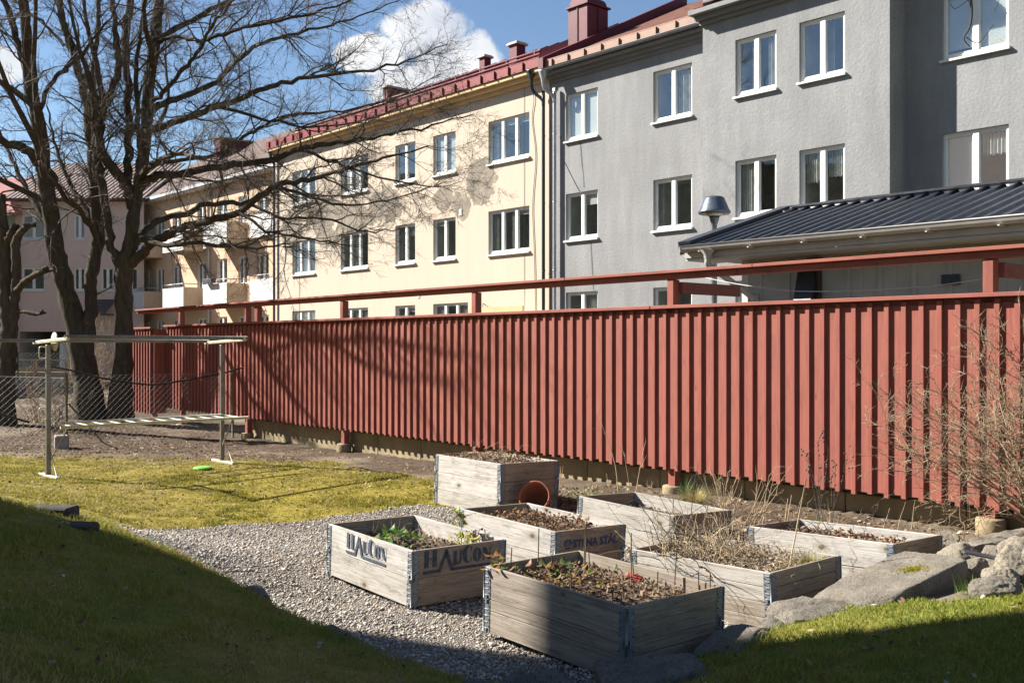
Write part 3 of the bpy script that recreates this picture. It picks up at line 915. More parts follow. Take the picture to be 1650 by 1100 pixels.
def stencil_word():
    m = MB()
    for x in (0.02, .60): rect2(m, x + .04, 0, x + .34, 1); rect2(m, x, 0, x + .038, .05); rect2(m, x + .342, 0, x + .38, .05); rect2(m, x, .95, x + .038, 1); rect2(m, x + .342, .95, x + .38, 1)
    rect2(m, .40, .46, .598, .53)
    # roof-shaped A running into the underline
    t = .17
    poly2(m, [(-.04, -.36), (1.06, -.36), (1.16, -.19), (-.04, -.19)][::1])
    poly2(m, [(1.0, -.36), (1.22, -.36), (1.72, .80), (1.62, .98), (1.58, .98)])
    poly2(m, [(1.62, .98), (1.52, .68), (2.0, -.36), (2.20, -.36), (1.70, .98)])
    poly2(m, [(2.0, -.36), (4.98, -.36), (4.98, -.19), (2.11, -.19)])
    # small capitals U, O, N and the big C
    rect2(m, 2.17, .22, 2.40, .80); rect2(m, 2.11, .76, 2.168, .80); rect2(m, 2.402, .76, 2.46, .80); rect2(m, 2.64, .24, 2.76, .80); rect2(m, 2.64, .76, 2.698, .80); rect2(m, 2.762, .76, 2.82, .80)
    ring_piece(m, 2.465, .22, .295, .24, .12, .13, 180, 360, 20, .055)
    ring_piece(m, 3.24, .50, .40, .53, .19, .47, 48, 312, 34, .10)
    rect2(m, 3.47, .66, 3.54, .95); rect2(m, 3.50, .08, 3.545, .30)
    ring_piece(m, 3.95, .40, .32, .43, .07, .38, 0, 180, 24); ring_piece(m, 3.95, .40, .32, .43, .07, .38, 180, 360, 24)
    rect2(m, 4.40, 0, 4.455, .76); rect2(m, 4.34, 0, 4.398, .04); rect2(m, 4.457, 0, 4.52, .04); rect2(m, 4.90, .04, 4.955, .80); rect2(m, 4.84, .76, 4.898, .80); rect2(m, 4.957, .76, 5.01, .80)
    poly2(m, [(4.32, .80), (4.62, .80), (4.955, .03), (4.955, 0), (4.80, 0)])
    ring_piece(m, 5.08, .86, .055, .055, .04, .04, 0, 360, 14); rect2(m, 5.065, .835, 5.085, .885)
    return m


def put_flat(mb, M, name, mat, parent):
    mb.v = [tuple(M @ Vector(p)) for p in mb.v]
    return mb.build(name, mat, parent)


tS, wS, totS = PL['stencil']
u = .116
topc = [o for o in tS.children if o.name.startswith('collar')][0]
# left long side (x = -W/2), reading from the far end to the near corner
M = Matrix.Translation((-.4 - .0065, .6 - .30, totS - .195 + .066)) @ Matrix(((0, 0, -1, 0), (-1, 0, 0, 0), (0, 1, 0, 0), (0, 0, 0, 1))) @ Matrix.Scale(u * .97, 4)
put_flat(stencil_word(), M, 'stencil_lettering', MAT['ink'], topc)
M = Matrix.Translation((-.4 + .09, -.6 - .0065, totS - .195 + .066)) @ Matrix(((1, 0, 0, 0), (0, 0, -1, 0), (0, 1, 0, 0), (0, 0, 0, 1))) @ Matrix.Scale(u, 4)
put_flat(stencil_word(), M, 'stencil_lettering', MAT['ink'], topc)


def text_mb(body, size, bold=.0):
    cu = bpy.data.curves.new('lettering', 'FONT'); cu.body = body; cu.size = size; cu.offset = bold; cu.resolution_u = 6; cu.fill_mode = 'FRONT'
    o = bpy.data.objects.new('lettering', cu); COL.objects.link(o)
    dg = bpy.context.evaluated_depsgraph_get(); me = bpy.data.meshes.new_from_object(o.evaluated_get(dg))
    mb = MB(); mb.add([tuple(v.co) for v in me.vertices], [tuple(p.vertices) for p in me.polygons])
    bpy.data.objects.remove(o); bpy.data.meshes.remove(me); bpy.data.curves.remove(cu)
    return mb


tB, wB, totB = PL['blue']
topb = [o for o in tB.children if o.name.startswith('collar')][0]
mb = text_mb('STENA STÅL', .088, .0028)
w0 = max(p[0] for p in mb.v)
mb.v = [(p[0] * .52 / w0 + .105, p[1], p[2]) for p in mb.v]
for k in range(3):
    ring_piece(mb, .048, .033, .042, .042, .026, .026, 90 + 120 * k + 12, 90 + 120 * k + 106, 10)
    a = R(90 + 120 * k); a2 = R(90 + 120 * k + 60)
    poly2(mb, [(.048 + .024 * math.cos(a), .033 + .024 * math.sin(a)), (.048 + .010 * math.cos(a + .9), .033 + .010 * math.sin(a + .9)), (.048 + .004 * math.cos(a2), .033 + .004 * math.sin(a2)), (.048 + .010 * math.cos(a - .5), .033 + .010 * math.sin(a - .5))])
M = Matrix.Translation((-.4 + .09, -.6 - .0065, totB - .2 + .058)) @ Matrix(((1, 0, 0, 0), (0, 0, -1, 0), (0, 1, 0, 0), (0, 0, 0, 1)))
put_flat(mb, M, 'stencil_lettering', MAT['ink2'], topb)

# ------------------------------------------------------------------ clay pot, disc, red packet
p = Vector((.62, 10.12, -.03)) 
pot = thing('clay_pot', 'empty terracotta flower pot lying on its side against the tallest box', 'flower pot', (.30, 10.60, .10))
mb = MB(); mb.lathe([(.0, .0), (.105, .0), (.15, .26), (.165, .26), (.168, .32), (.150, .32), (.146, .27), (.10, .02), (.0, .02)], 28)
po = mb.build('pot_body', MAT['terracotta'], pot)
pot.rotation_euler = Matrix.Rotation(R(8), 3, 'Z').to_euler()
pot.rotation_euler = (R(66), 0, R(-14))
fr = MB(); fr.lathe([(.0, .022), (.09, .022), (.118, .012), (.128, -.002), (.124, -.004), (.112, .004), (.0, .012)], 28, (-3.66 - .55, 13.55, H1(-4.2, 13.55) + .018))
tag(fr.build('throwing_disc', MAT['green_plastic']), 'lime green plastic throwing disc lying on the lawn', 'frisbee')

# ------------------------------------------------------------------ edging stones and boulders
def stone(name, label, x, y, zc, rx, ry, rz, rot, seed, mat, boxy=.0, tilt=(0, 0), group=None, cat='stone', amp=.16):
    """quarried slab or field stone: a cube grid, rounded, split along random fracture planes and roughened"""
    n = 26; rng = np.random.default_rng(seed); off = Vector(rng.uniform(0, 60, 3))
    vid, vs, fs = {}, [], []
    def vert(p):
        k = tuple(round(c * 1000) for c in p)
        if k not in vid: vid[k] = len(vs); vs.append(Vector(p))
        return vid[k]
    for ax in range(3):
        for sg in (-1, 1):
            for i in range(n):
                for j in range(n):
                    q = []
                    for (u_, v_) in ((i, j), (i + 1, j), (i + 1, j + 1), (i, j + 1)):
                        p = [0, 0, 0]; p[ax] = sg; p[(ax + 1) % 3] = -1 + 2 * u_ / n; p[(ax + 2) % 3] = -1 + 2 * v_ / n; q.append(vert(p))
                    fs.append(tuple(q) if sg > 0 else tuple(q[::-1]))
    k = 2 + 9 * boxy
    planes = []
    for _ in range(9 if boxy < .7 else 5):
        d = Vector(rng.normal(size=3)).normalized(); planes.append((d, rng.uniform(.70, .93) if boxy < .7 else rng.uniform(1.18, 1.4)))
    m = min(rx, ry, rz); out = []
    for p in vs:
        l = (abs(p.x) ** k + abs(p.y) ** k + abs(p.z) ** k) ** (1 / k); q = p / l
        q = q * (1 + amp * .8 * mnoise.fractal(q * 1.3 + off, .9, 2.1, 3))
        for d, h in planes:
            e = q.dot(d) - h
            if e > 0: q = q - d * e * .92
        w = Vector((q.x * rx, q.y * ry, q.z * rz)); nd = Vector((q.x / rx, q.y / ry, q.z / rz)).normalized()
        s1 = w * 14 + off
        w += nd * (m * (.05 if boxy < .7 else .03) * mnoise.fractal(s1, .8, 2.1, 4) + m * .05 * abs(mnoise.noise(s1 * 2.7)) + .0045 * mnoise.noise(w * 95 + off) + .0035 * mnoise.noise(w * 48 + off))
        out.append(tuple(w))
    mb = MB(); mb.add(out, fs, None, 0, True)
    o = mb.build(name, mat, None, (x, y, zc)); o.rotation_euler = (R(tilt[0]), R(tilt[1]), R(rot))
    tag(o, label, cat, group); return o


GE = 'stones edging the gravel'
A, B_, C_ = MAT['stoneA'], MAT['stoneB'], MAT['stoneC']
stone('edging_slab', 'long flat stone slab with a patch of yellow moss on top', 2.42, 6.33, .225, .48, .24, .11, 33, 5, A, 2.2, (-3, -10), GE, 'slab', .035)
stone('edging_stone', 'rough grey edging block in front of the narrow-board box', 1.84, 5.95, .14, .27, .18, .125, 24, 9, A, .5, (0, -6), GE, 'stone', .12)
stone('edging_stone', 'flat shaded edging block right of the nearest box, meeting the turf', 1.24, 5.50, .10, .30, .17, .12, 40, 14, A, .6, (4, -5), GE, 'stone', .10)
stone('edging_stone', 'broad dark block under the near corner of the nearest box', .72, 5.02, .075, .28, .19, .15, 25, 23, C_, .6, (0, -3), GE, 'stone', .11)
stone('edging_stone', 'small wedge-shaped stone filling the gap between two grey edging blocks', 1.54, 5.74, .10, .13, .13, .10, 70, 113, C_, .2, (0, -4), GE, 'stone', .12)
stone('boulder', 'small dark cobble left of the broad dark block', .36, 4.80, .07, .12, .10, .09, 10, 31, C_, 0, (0, 0), GE, 'stone')
stone('boulder', 'lumpy dark boulder at the foot of the nearest box', .17, 4.92, .06, .17, .13, .13, 40, 37, C_, 0, (0, 0), GE, 'stone')
stone('boulder', 'rounded grey boulder at the bottom edge of the gravel', .03, 4.86, .06, .12, .10, .14, 15, 41, C_, 0, (0, 0), GE, 'stone')
stone('boulder', 'low flat stone left of the rounded grey boulder', -.17, 5.0, .03, .15, .10, .085, 5, 47, C_, 0, (0, 0), GE, 'stone')
stone('edging_stone', 'pale flat stone half sunk where turf meets gravel, nearest the boxes', -.66, 5.42, .045, .17, .10, .075, -28, 53, A, .15, (0, 4), GE, 'stone')
stone('edging_stone', 'dark flat stone half sunk in the turf edge, middle of three', -1.0, 5.70, .09, .15, .09, .075, -40, 59, C_, .15, (0, 6), GE, 'stone')
stone('edging_stone', 'small stone peeping out of the turf edge, farthest from the boxes', -1.62, 6.27, .20, .13, .09, .08, -40, 61, A, .1, (0, 6), GE, 'stone')
GB = 'boulders piled beside the fence'
stone('boulder', 'mossy pale boulder at the upper end of the slab', 3.06, 6.92, .21, .30, .22, .15, 32, 67, B_, .3, (0, -8), GB, 'boulder')
stone('boulder', 'big flat-topped boulder in front of the round post footing', 3.80, 7.72, .17, .36, .27, .19, 15, 71, A, .25, (0, -6), GB, 'boulder')
stone('boulder', 'large pale boulder in the middle of the pile', 3.28, 6.42, .37, .19, .15, .14, 40, 73, B_, .1, (10, 0), GB, 'boulder')
stone('boulder', 'pointed boulder leaning behind the large pale one', 3.52, 6.78, .32, .20, .15, .15, -25, 79, B_, .1, (0, 18), GB, 'boulder')
stone('boulder', 'smooth pale oval stone between the slab and the large boulder', 3.02, 6.52, .32, .16, .08, .07, 45, 83, A, 0, (0, -10), GB, 'stone')
stone('boulder', 'whitish stone at the lawn edge with dead leaves in front', 2.84, 5.84, .35, .16, .11, .085, -10, 89, A, 0, (0, 0), GB, 'stone')
stone('boulder', 'whitish cracked stone at the right edge of the picture', 3.16, 5.80, .37, .17, .13, .09, 10, 97, A, 0, (0, 0), GB, 'stone')
stone('boulder', 'round boulder at the right edge, behind the pointed one', 3.86, 7.15, .30, .22, .17, .13, 5, 101, B_, .2, (0, 0), GB, 'boulder')
stone('boulder', 'bluish grey boulder at the right edge under the shrub', 4.32, 7.9, .27, .20, .16, .17, 5, 103, A, .1, (0, 0), GB, 'boulder')
stone('boulder', 'squared light stone between the box corner and the round footing', 3.52, 8.05, .22, .12, .09, .06, 60, 107, A, .5, (0, 0), GB, 'stone')
stone('boulder', 'small pale stone wedged above the oval one', 3.36, 6.92, .30, .15, .11, .09, 60, 109, A, .1, (0, 0), GB, 'stone')
stone('boulder', 'pale round stone between the whitish stone and the large pale boulder', 3.06, 6.24, .33, .12, .10, .08, 20, 127, B_, 0, (0, 0), GB, 'stone')
stone('boulder', 'warm brown boulder behind the cracked whitish stone at the right edge', 3.42, 6.30, .40, .17, .13, .13, -15, 131, B_, .1, (0, 0), GB, 'boulder')
stone('boulder', 'rounded tan boulder leaning on the big flat-topped one', 3.62, 7.22, .24, .18, .14, .13, 35, 137, B_, .1, (0, 0), GB, 'boulder')
stone('boulder', 'low pale stone at the foot of the mossy pale boulder', 2.86, 6.66, .26, .12, .09, .07, 40, 139, A, 0, (0, 0), GB, 'stone')
stone('boulder', 'tan boulder cut by the right edge of the picture', 3.66, 6.56, .40, .20, .15, .15, 5, 149, B_, .1, (0, 0), GB, 'boulder')
rg2 = np.random.default_rng(77)
mo = MB(); o = None
x = 2.55 + rg2.normal(0, .05, 1500) + .03; y = 6.36 + rg2.normal(0, .028, 1500)
hh = rg2.uniform(.008, .022, 1500)
ob = blades('moss_clump', x, y, hh, rg2.uniform(.003, .006, 1500), colmix([(0, (.20, .19, .01)), (1, (.42, .36, .02))], rg2.random(1500)), hh * .5, rg2, 'x', np.full(1500, .338) + .14 * (x - 2.42))
tag(ob, 'patch of bright yellow moss on the stone slab', 'moss', None, 'stuff')
sl = MB(); sl.box(-.12, .12, -.04, .04, 0, .010, None, 0, None, .003)
so = sl.build('slate_piece', MAT['darksteel'], None, (3.2, 6.78, .36)); so.rotation_euler = (R(6), R(10), R(-14)); tag(so, 'thin dark slate lying between the boulders', 'slate')
# concrete steps sunk in the bank on the left
MAT['stoneD'] = stone_mat('shade_darkened_concrete', (.05, .047, .042), (.12, .112, .10), .3)  # concrete colour lowered to hold the shadow lying on the steps
st = thing('garden_steps', 'sunken concrete garden steps cut into the shaded bank', 'steps', (-3.2, 6.75, .5), R(-8))
mb = MB(); mb.box(-.80, .16, .05, .22, -.35, .18, None, 0, None, .012); mb.build('kerb_block', MAT['stoneD'], st)
mb = MB(); mb.box(.16, .50, -.26, -.10, -.35, .13, None, 0, None, .015); mb.build('step', MAT['stoneD'], st)
mb = MB(); mb.box(-1.5, -.34, -.75, -.12, -.05, .19, Matrix.Rotation(R(14), 4, 'Z'), 0, None, .015); mb.build('step', MAT['stoneD'], st)
# ------------------------------------------------------------------ red board fence with overhead beam
S0 = -12.0
fence = thing('board_fence', 'long red board-and-batten fence with a beam carried above it', 'fence', tuple(FD * S0 + FN * 8.6), FROT)
rf = random.Random(5)
def lx(s): return s - S0
PITCH = .1655
boards, battens = MB(), MB()
s = -21.67; zb, ztp = .40, 2.185
while s < -1.2:
    j = rf.uniform(-.008, .008); random.seed(int(s * 1000) & 0xffff)
    boards.box(lx(s), lx(s) + PITCH - .0015, 0, .022, zb + j + .02, ztp - .03, None, 0, 2, .002)
    battens.box(lx(s) + .092, lx(s) + .092 + .048, -.029 + rf.uniform(-.002, .002), -.0005, zb + rf.uniform(-.012, .008), ztp, None, 0, 2, .003)
    s += PITCH
boards.build('boarding', MAT['red'], fence); battens.build('battens', MAT['red'], fence)
mb = MB()
for a, b in ((-21.67, -17.4), (-17.39, -12.6), (-12.59, -7.5), (-7.49, -2.9), (-2.89, -1.1)):
    mb.box(lx(a), lx(b), -.075, .06, 2.2, 2.238, None, 0, 0, .004)
mb.build('cap_board', MAT['red2'], fence)
mb = MB()
for a, b in ((-21.67, -1.1),):
    mb.box(lx(a), lx(b), .024, .07, 2.06, 2.199, None, 0, 0, .004); mb.box(lx(a), lx(b), .024, .07, .62, .72, None, 0, 0, .004); mb.box(lx(a), lx(b), .024, .07, 1.85, 1.95, None, 0, 0, .004)
mb.build('rail', MAT['red2'], fence)
for k, sp in enumerate((-20.95, -17.80, -14.27, -10.78, -7.26, -3.765)):
    g0 = H1(*FP(sp, 8.66)); fz = (.10, .11, .17, .17, .225, .32)[k]
    mb = MB(); mb.box(lx(sp) - .045, lx(sp) + .045, .0, .0 + .11, 2.24, 2.525, None, 0, 2, .004)
    mb.box(lx(sp) - .05, lx(sp) + .05, .024, .125, fz, 2.199, None, 0, 2, .004)
    mb.build('post', MAT['red2'], fence)
    mb = MB(); mb.lathe([(0, g0 - .3), (.12, g0 - .3), (.12, fz - .012), (.112, fz), (0, fz)], 24, (lx(sp), .05, 0)); mb.build('footing', MAT['conc'], fence)
mb = MB()
for a, b in ((-23.4, -18.6), (-18.595, -13.0), (-12.995, -6.35), (-6.345, -1.0)):
    mb.box(lx(a), lx(b), -.015, .105, 2.53, 2.592, None, 0, 0, .005)
mb.build('beam', MAT['red2'], fence)
mb = MB()
for a, b in ((-23.4, -15.6), (-15.595, -8.9), (-8.895, -6.12), (-6.118, -1.0)):
    mb.box(lx(a), lx(b), -.065, .15, 2.594, 2.628, None, 0, 0, .004)
mb.build('beam_cover', MAT['red2'], fence)
for sp in (-7.20, -3.70):
    mb = MB(); mb.box(lx(sp) - .025, lx(sp) + .025, .112, 1.18, 2.37, 2.50, None, 0, 1, .004); mb.build('rafter', MAT['red2'], fence)
mb = MB(); mb.box(lx(-17.45), lx(-17.33), .02, .12, 2.24, 2.53, None, 0, 2, .004); mb.build('post', MAT['red2'], fence)
# short offset length at the far left
f2 = thing('board_fence', 'short dark red fence length stepping forward beside the tree trunks', 'fence', tuple(FD * -23 + FN * 8.3), FROT)
bb = MB(); bt = MB(); s = -23.05
while s < -21.75:
    random.seed(int(s * 1000) & 0xffff)
    bb.box(s + 23, s + 23 + PITCH - .0015, 0, .022, .30, 2.13, None, 0, 2, .002); bt.box(s + 23.092, s + 23.14, -.029, -.0005, .285, 2.15, None, 0, 2, .003); s += PITCH
bb.build('boarding', MAT['red'], f2); bt.build('battens', MAT['red'], f2)
mb = MB(); mb.box(-.06, 1.37, -.075, .06, 2.16, 2.195, None, 0, 0, .004); mb.build('cap_board', MAT['red2'], f2)
mb = MB()
for k in range(2): mb.box(1.325, 1.347, .024 + k * .14, .16 + k * .139, .30, 2.15, None, 0, 2, .002)
mb.build('end_boards', MAT['red'], f2)
mb = MB(); mb.box(1.20, 1.30, .024, .12, -.1, 2.155, None, 0, 2, .004); mb.build('post', MAT['red2'], f2)
# concrete plinth wall behind the boards
pw = thing('plinth_wall', 'low olive brown concrete wall running under the red fence', 'wall', tuple(FD * S0 + FN * 8.80), FROT)
mb = MB(); s = -18.2
while s < -1.2:
    L_ = 1.18; mb.box(lx(s), lx(s) + L_ - .012, 0, .16, -.5, .365, None, 0, 0, .008); s += L_
mb.build('wall_block', MAT['conc'], pw)
mb = MB(); mb.box(lx(-18.2), lx(-1.2), -.05, .20, .369, .392, None, 0, 0, .003); mb.build('coping', MAT['mosscap'], pw)

# ------------------------------------------------------------------ shed behind the fence
sh = thing('shed', 'grey boarded shed with dark corrugated tin roof behind the fence', 'shed', tuple(BD * -8.63 + BN * 11.0), BROT)
mb = MB(); pitch_r = .205; nx_ = 46; prof = []
for i in range(nx_):
    x0 = i * pitch_r
    prof += [(x0, 0), (x0 + .115, 0), (x0 + .140, .036), (x0 + .180, .036)]
prof.append((nx_ * pitch_r, 0))
sl_ = .71 / 2.46
V = []
for (px, pz) in prof: V += [(px, -.05, 3.155 + pz - .05 * sl_), (px, 2.46, 3.155 + pz + 2.46 * sl_)]
mb.add(V, [(2 * i, 2 * i + 2, 2 * i + 3, 2 * i + 1) for i in range(len(prof) - 1)])
V = []
for (px, pz) in prof: V += [(px, 2.465, 3.155 + pz + 2.46 * sl_), (px, 5.0, 3.155 + pz)]
mb.add(V, [(2 * i, 2 * i + 2, 2 * i + 3, 2 * i + 1) for i in range(len(prof) - 1)])
mb.build('roof', MAT['tin'], sh)
mb = MB()
vg = Matrix.Rotation(math.atan(sl_), 4, 'X')
M = Matrix.Translation((0, -.06, 3.14)) @ vg
mb.box(-.10, .10, 0, 2.63, .05, .085, M); mb.box(-.10, -.075, 0, 2.63, -.10, .049, M)
M2 = Matrix.Translation((0, 2.46, 3.155 + .71)) @ Matrix.Rotation(-math.atan(sl_), 4, 'X')
mb.box(-.10, .10, .01, 2.6, .05, .085, M2)
mb.box(.1, 9.4, 2.36, 2.56, 3.905, 3.935)
mb.build('roof_edging', MAT['tin'], sh)
mb = MB()   # gutter: half round along the eave
n = 10
for i in range(n):
    a0, a1 = math.pi + math.pi * i / n, math.pi + math.pi * (i + 1) / n
    for (r0, sgn) in ((.075, 1), (.070, -1)):
        p = [(.04, -.135 + r0 * math.cos(a0), 3.14 + r0 * math.sin(a0)), (9.4, -.135 + r0 * math.cos(a0), 3.14 + r0 * math.sin(a0)), (9.4, -.135 + r0 * math.cos(a1), 3.14 + r0 * math.sin(a1)), (.04, -.135 + r0 * math.cos(a1), 3.14 + r0 * math.sin(a1))]
        mb.quad(*(p if sgn > 0 else p[::-1]))
mb.tube([(.04, -.212, 3.143), (9.4, -.212, 3.143)], [.010, .010], 8)
mb.lathe([(.0, 0), (.075, 0)], 12, (0, 0, 0)) if False else None
for k in range(12): mb.box(.35 + .78 * k, .372 + .78 * k, -.218, -.055, 3.048, 3.062)
mb.box(.035, .045, -.215, -.06, 3.06, 3.145)
mb.build('gutter', MAT['gutterw'], sh)
mb = MB(); mb.box(.0, 9.4, -.055, -.03, 2.99, 3.13); mb.box(.0, 9.4, -.03, .60, 2.955, 2.985); mb.box(.0, .025, -.028, 4.95, 2.987, 3.11)
V = [(.012, .0, 3.10), (.012, 2.46, 3.80), (.012, 4.9, 3.10), (.012, 2.46, 3.0)]
mb.add([(x + dx, y, z) for dx in (0, .02) for x, y, z in V], [(0, 1, 2, 3), (7, 6, 5, 4)])
mb.build('eave_boards', MAT['gutterw'], sh)
wl = MB(); random.seed(9)
x = .56
while x < 9.4: wl.box(x, x + .215, .60, .622, -.2, 2.954, None, 0, 2, .002); x += .2165
y = .66
while y < 4.3: wl.box(.56, .582, y, y + .21, -.2, 2.954, None, 0, 2, .002); y += .212
wl.build('wall', MAT['shedwall'], sh)
wl = MB(); x = .76
while x < 9.4: wl.box(x, x + .06, .575, .5985, -.2, 2.953, None, 0, 2, .003); x += .2165 * 2
wl.build('battens', MAT['shedwall'], sh)
mb = MB(); mb.box(.50, .60, .565, .598, -.2, 2.953, None, 0, 2, .003); mb.box(.53, .558, .60, .70, -.2, 2.953, None, 0, 2, .003); mb.build('corner_board', MAT['white'], sh)
mb = MB()
mb.tube(spline([(.45, -.135, 3.06), (.45, -.135, 2.94), (.45, -.10, 2.86), (.58, .10, 2.70), (.70, .36, 2.52), (.75, .50, 2.42), (.76, .52, 2.30), (.76, .52, 0.2)], 5), .042, 12)
mb.lathe([(.05, 2.96), (.055, 3.0), (.10, 3.07)], 12, (.45, -.135, 0)); mb.build('downpipe', MAT['gutterw'], sh)
# dark lamp with tilted hood and its post, nesting box and vent on the shed wall
w1 = s_on(1305, 11.5, 41.9) + 8.63; w2 = s_on(1528, 11.5, 41.9) + 8.63
mb = MB(); mb.box(w1 - .05, w1 + .13, .50, .574, 1.9, 2.93, None, 0, 2, .004); mb.build('dark_board', simple('dark_brown_board', (.07, .042, .028), .8), sh)
mb = MB(); M = Matrix.Translation((w1 - .02, .42, 2.55)) @ Matrix.Rotation(R(-24), 4, 'X') @ Matrix.Rotation(R(-6), 4, 'Y'); mb.box(-.13, .13, -.03, .03, -.29, .30, M, 0, None, .006)
mb.build('hood_panel', MAT['blackpipe'], sh)
mb = MB(); mb.box(w1 - .02, w1 + .10, .40, .498, 2.245, 2.285, None, 0, None, .003); mb.build('ledge', MAT['woodD'], sh)
mb = MB(); mb.box(w2 - .11, w2 + .11, .55, .5745, 2.50, 2.62, None, 0, None, .004)
for k in range(5): mb.box(w2 - .10, w2 + .10, .542, .5495, 2.512 + .021 * k, 2.524 + .021 * k)
mb.build('wall_vent', MAT['darksteel'], sh)
# cord slung between the rafters
def strand(name, label, cat, pts, r, mat, n=6):
    mb = MB(); mb.tube(spline(pts, 8), r, n); return tag(mb.build(name, mat), label, cat)
def fz(px, N, z): # point on a fence-parallel plane under a sight line
    s_ = s_on(px, N, 40.8); p = FD * s_ + FN * N; return (p.x, p.y, z)
def on(px, py, N):
    s_ = s_on(px, N, 40.8); p = FD * s_ + FN * N; return (p.x, p.y, 1.79 - (py - HY) * p.y / F)
strand('cord', 'thin white cord sagging under the beam in front of the shed', 'cord',
       [on(1128, 446, 8.9), on(1190, 458, 8.9), on(1260, 467.5, 8.9), on(1310, 469.5, 8.9), on(1362, 469, 8.9), on(1430, 466, 8.9), on(1500, 461, 8.9), on(1560, 453, 8.9), on(1615, 443, 8.9), on(1637, 438, 8.9)], .0055, MAT['string'])

# ------------------------------------------------------------------ mushroom street lamp
lp = at(1151, 470, 16.0)
lamp = thing('street_lamp', 'blue grey mushroom-shaped street lamp rising left of the shed roof', 'street lamp', (lp.x, lp.y, 0))
mb = MB(); mb.lathe([(.045, -.2), (.045, 3.62), (.043, 3.64)], 14); mb.build('pole', MAT['lampgrey'], lamp)
mb = MB(); mb.lathe([(.04, 3.63), (.045, 3.72), (.075, 3.82), (.085, 3.87), (.0, 3.87)], 18); mb.build('neck', MAT['lampgrey'], lamp)
mb = MB(); mb.lathe([(0, 3.92), (.24, 3.90), (.258, 3.915), (.262, 3.935), (.24, 3.965), (.165, 4.145), (.145, 4.172), (.10, 4.185), (0, 4.188)], 32)
mb.build('shade', MAT['lampgrey'], lamp)
mb = MB(); mb.lathe([(.10, 3.865), (.13, 3.89), (.13, 3.912), (0, 3.912)], 20); mb.build('lamp_glass', MAT['gutterw'], lamp)

# ------------------------------------------------------------------ street front buildings
class Bld:
    def __init__(self, name, label, s_ref, N, cat='building'):
        self.t = thing(name, label, cat, tuple(BD * s_ref + BN * N), BROT); self.s0 = s_ref; self.N = N
    def x(self, s): return s - self.s0


def facade(mb, x0, x1, z0, z1, holes, y=0.0, depth=.11):
    xs = sorted({x0, x1, *[h[0] for h in holes], *[h[1] for h in holes]}); zs = sorted({z0, z1, *[h[2] for h in holes], *[h[3] for h in holes]})
    for i in range(len(xs) - 1):
        for k in range(len(zs) - 1):
            cx, cz = (xs[i] + xs[i + 1]) / 2, (zs[k] + zs[k + 1]) / 2
            if any(h[0] < cx < h[1] and h[2] < cz < h[3] for h in holes): continue
            mb.quad((xs[i], y, zs[k]), (xs[i + 1], y, zs[k]), (xs[i + 1], y, zs[k + 1]), (xs[i], y, zs[k + 1]))
    for a, b, c, d in holes:
        mb.quad((a, y, c), (a, y, d), (a, y + depth, d), (a, y + depth, c)); mb.quad((b, y, c), (b, y + depth, c), (b, y + depth, d), (b, y, d))
        mb.quad((a, y, d), (b, y, d), (b, y + depth, d), (a, y + depth, d)); mb.quad((a, y, c), (a, y + depth, c), (b, y + depth, c), (b, y, c))


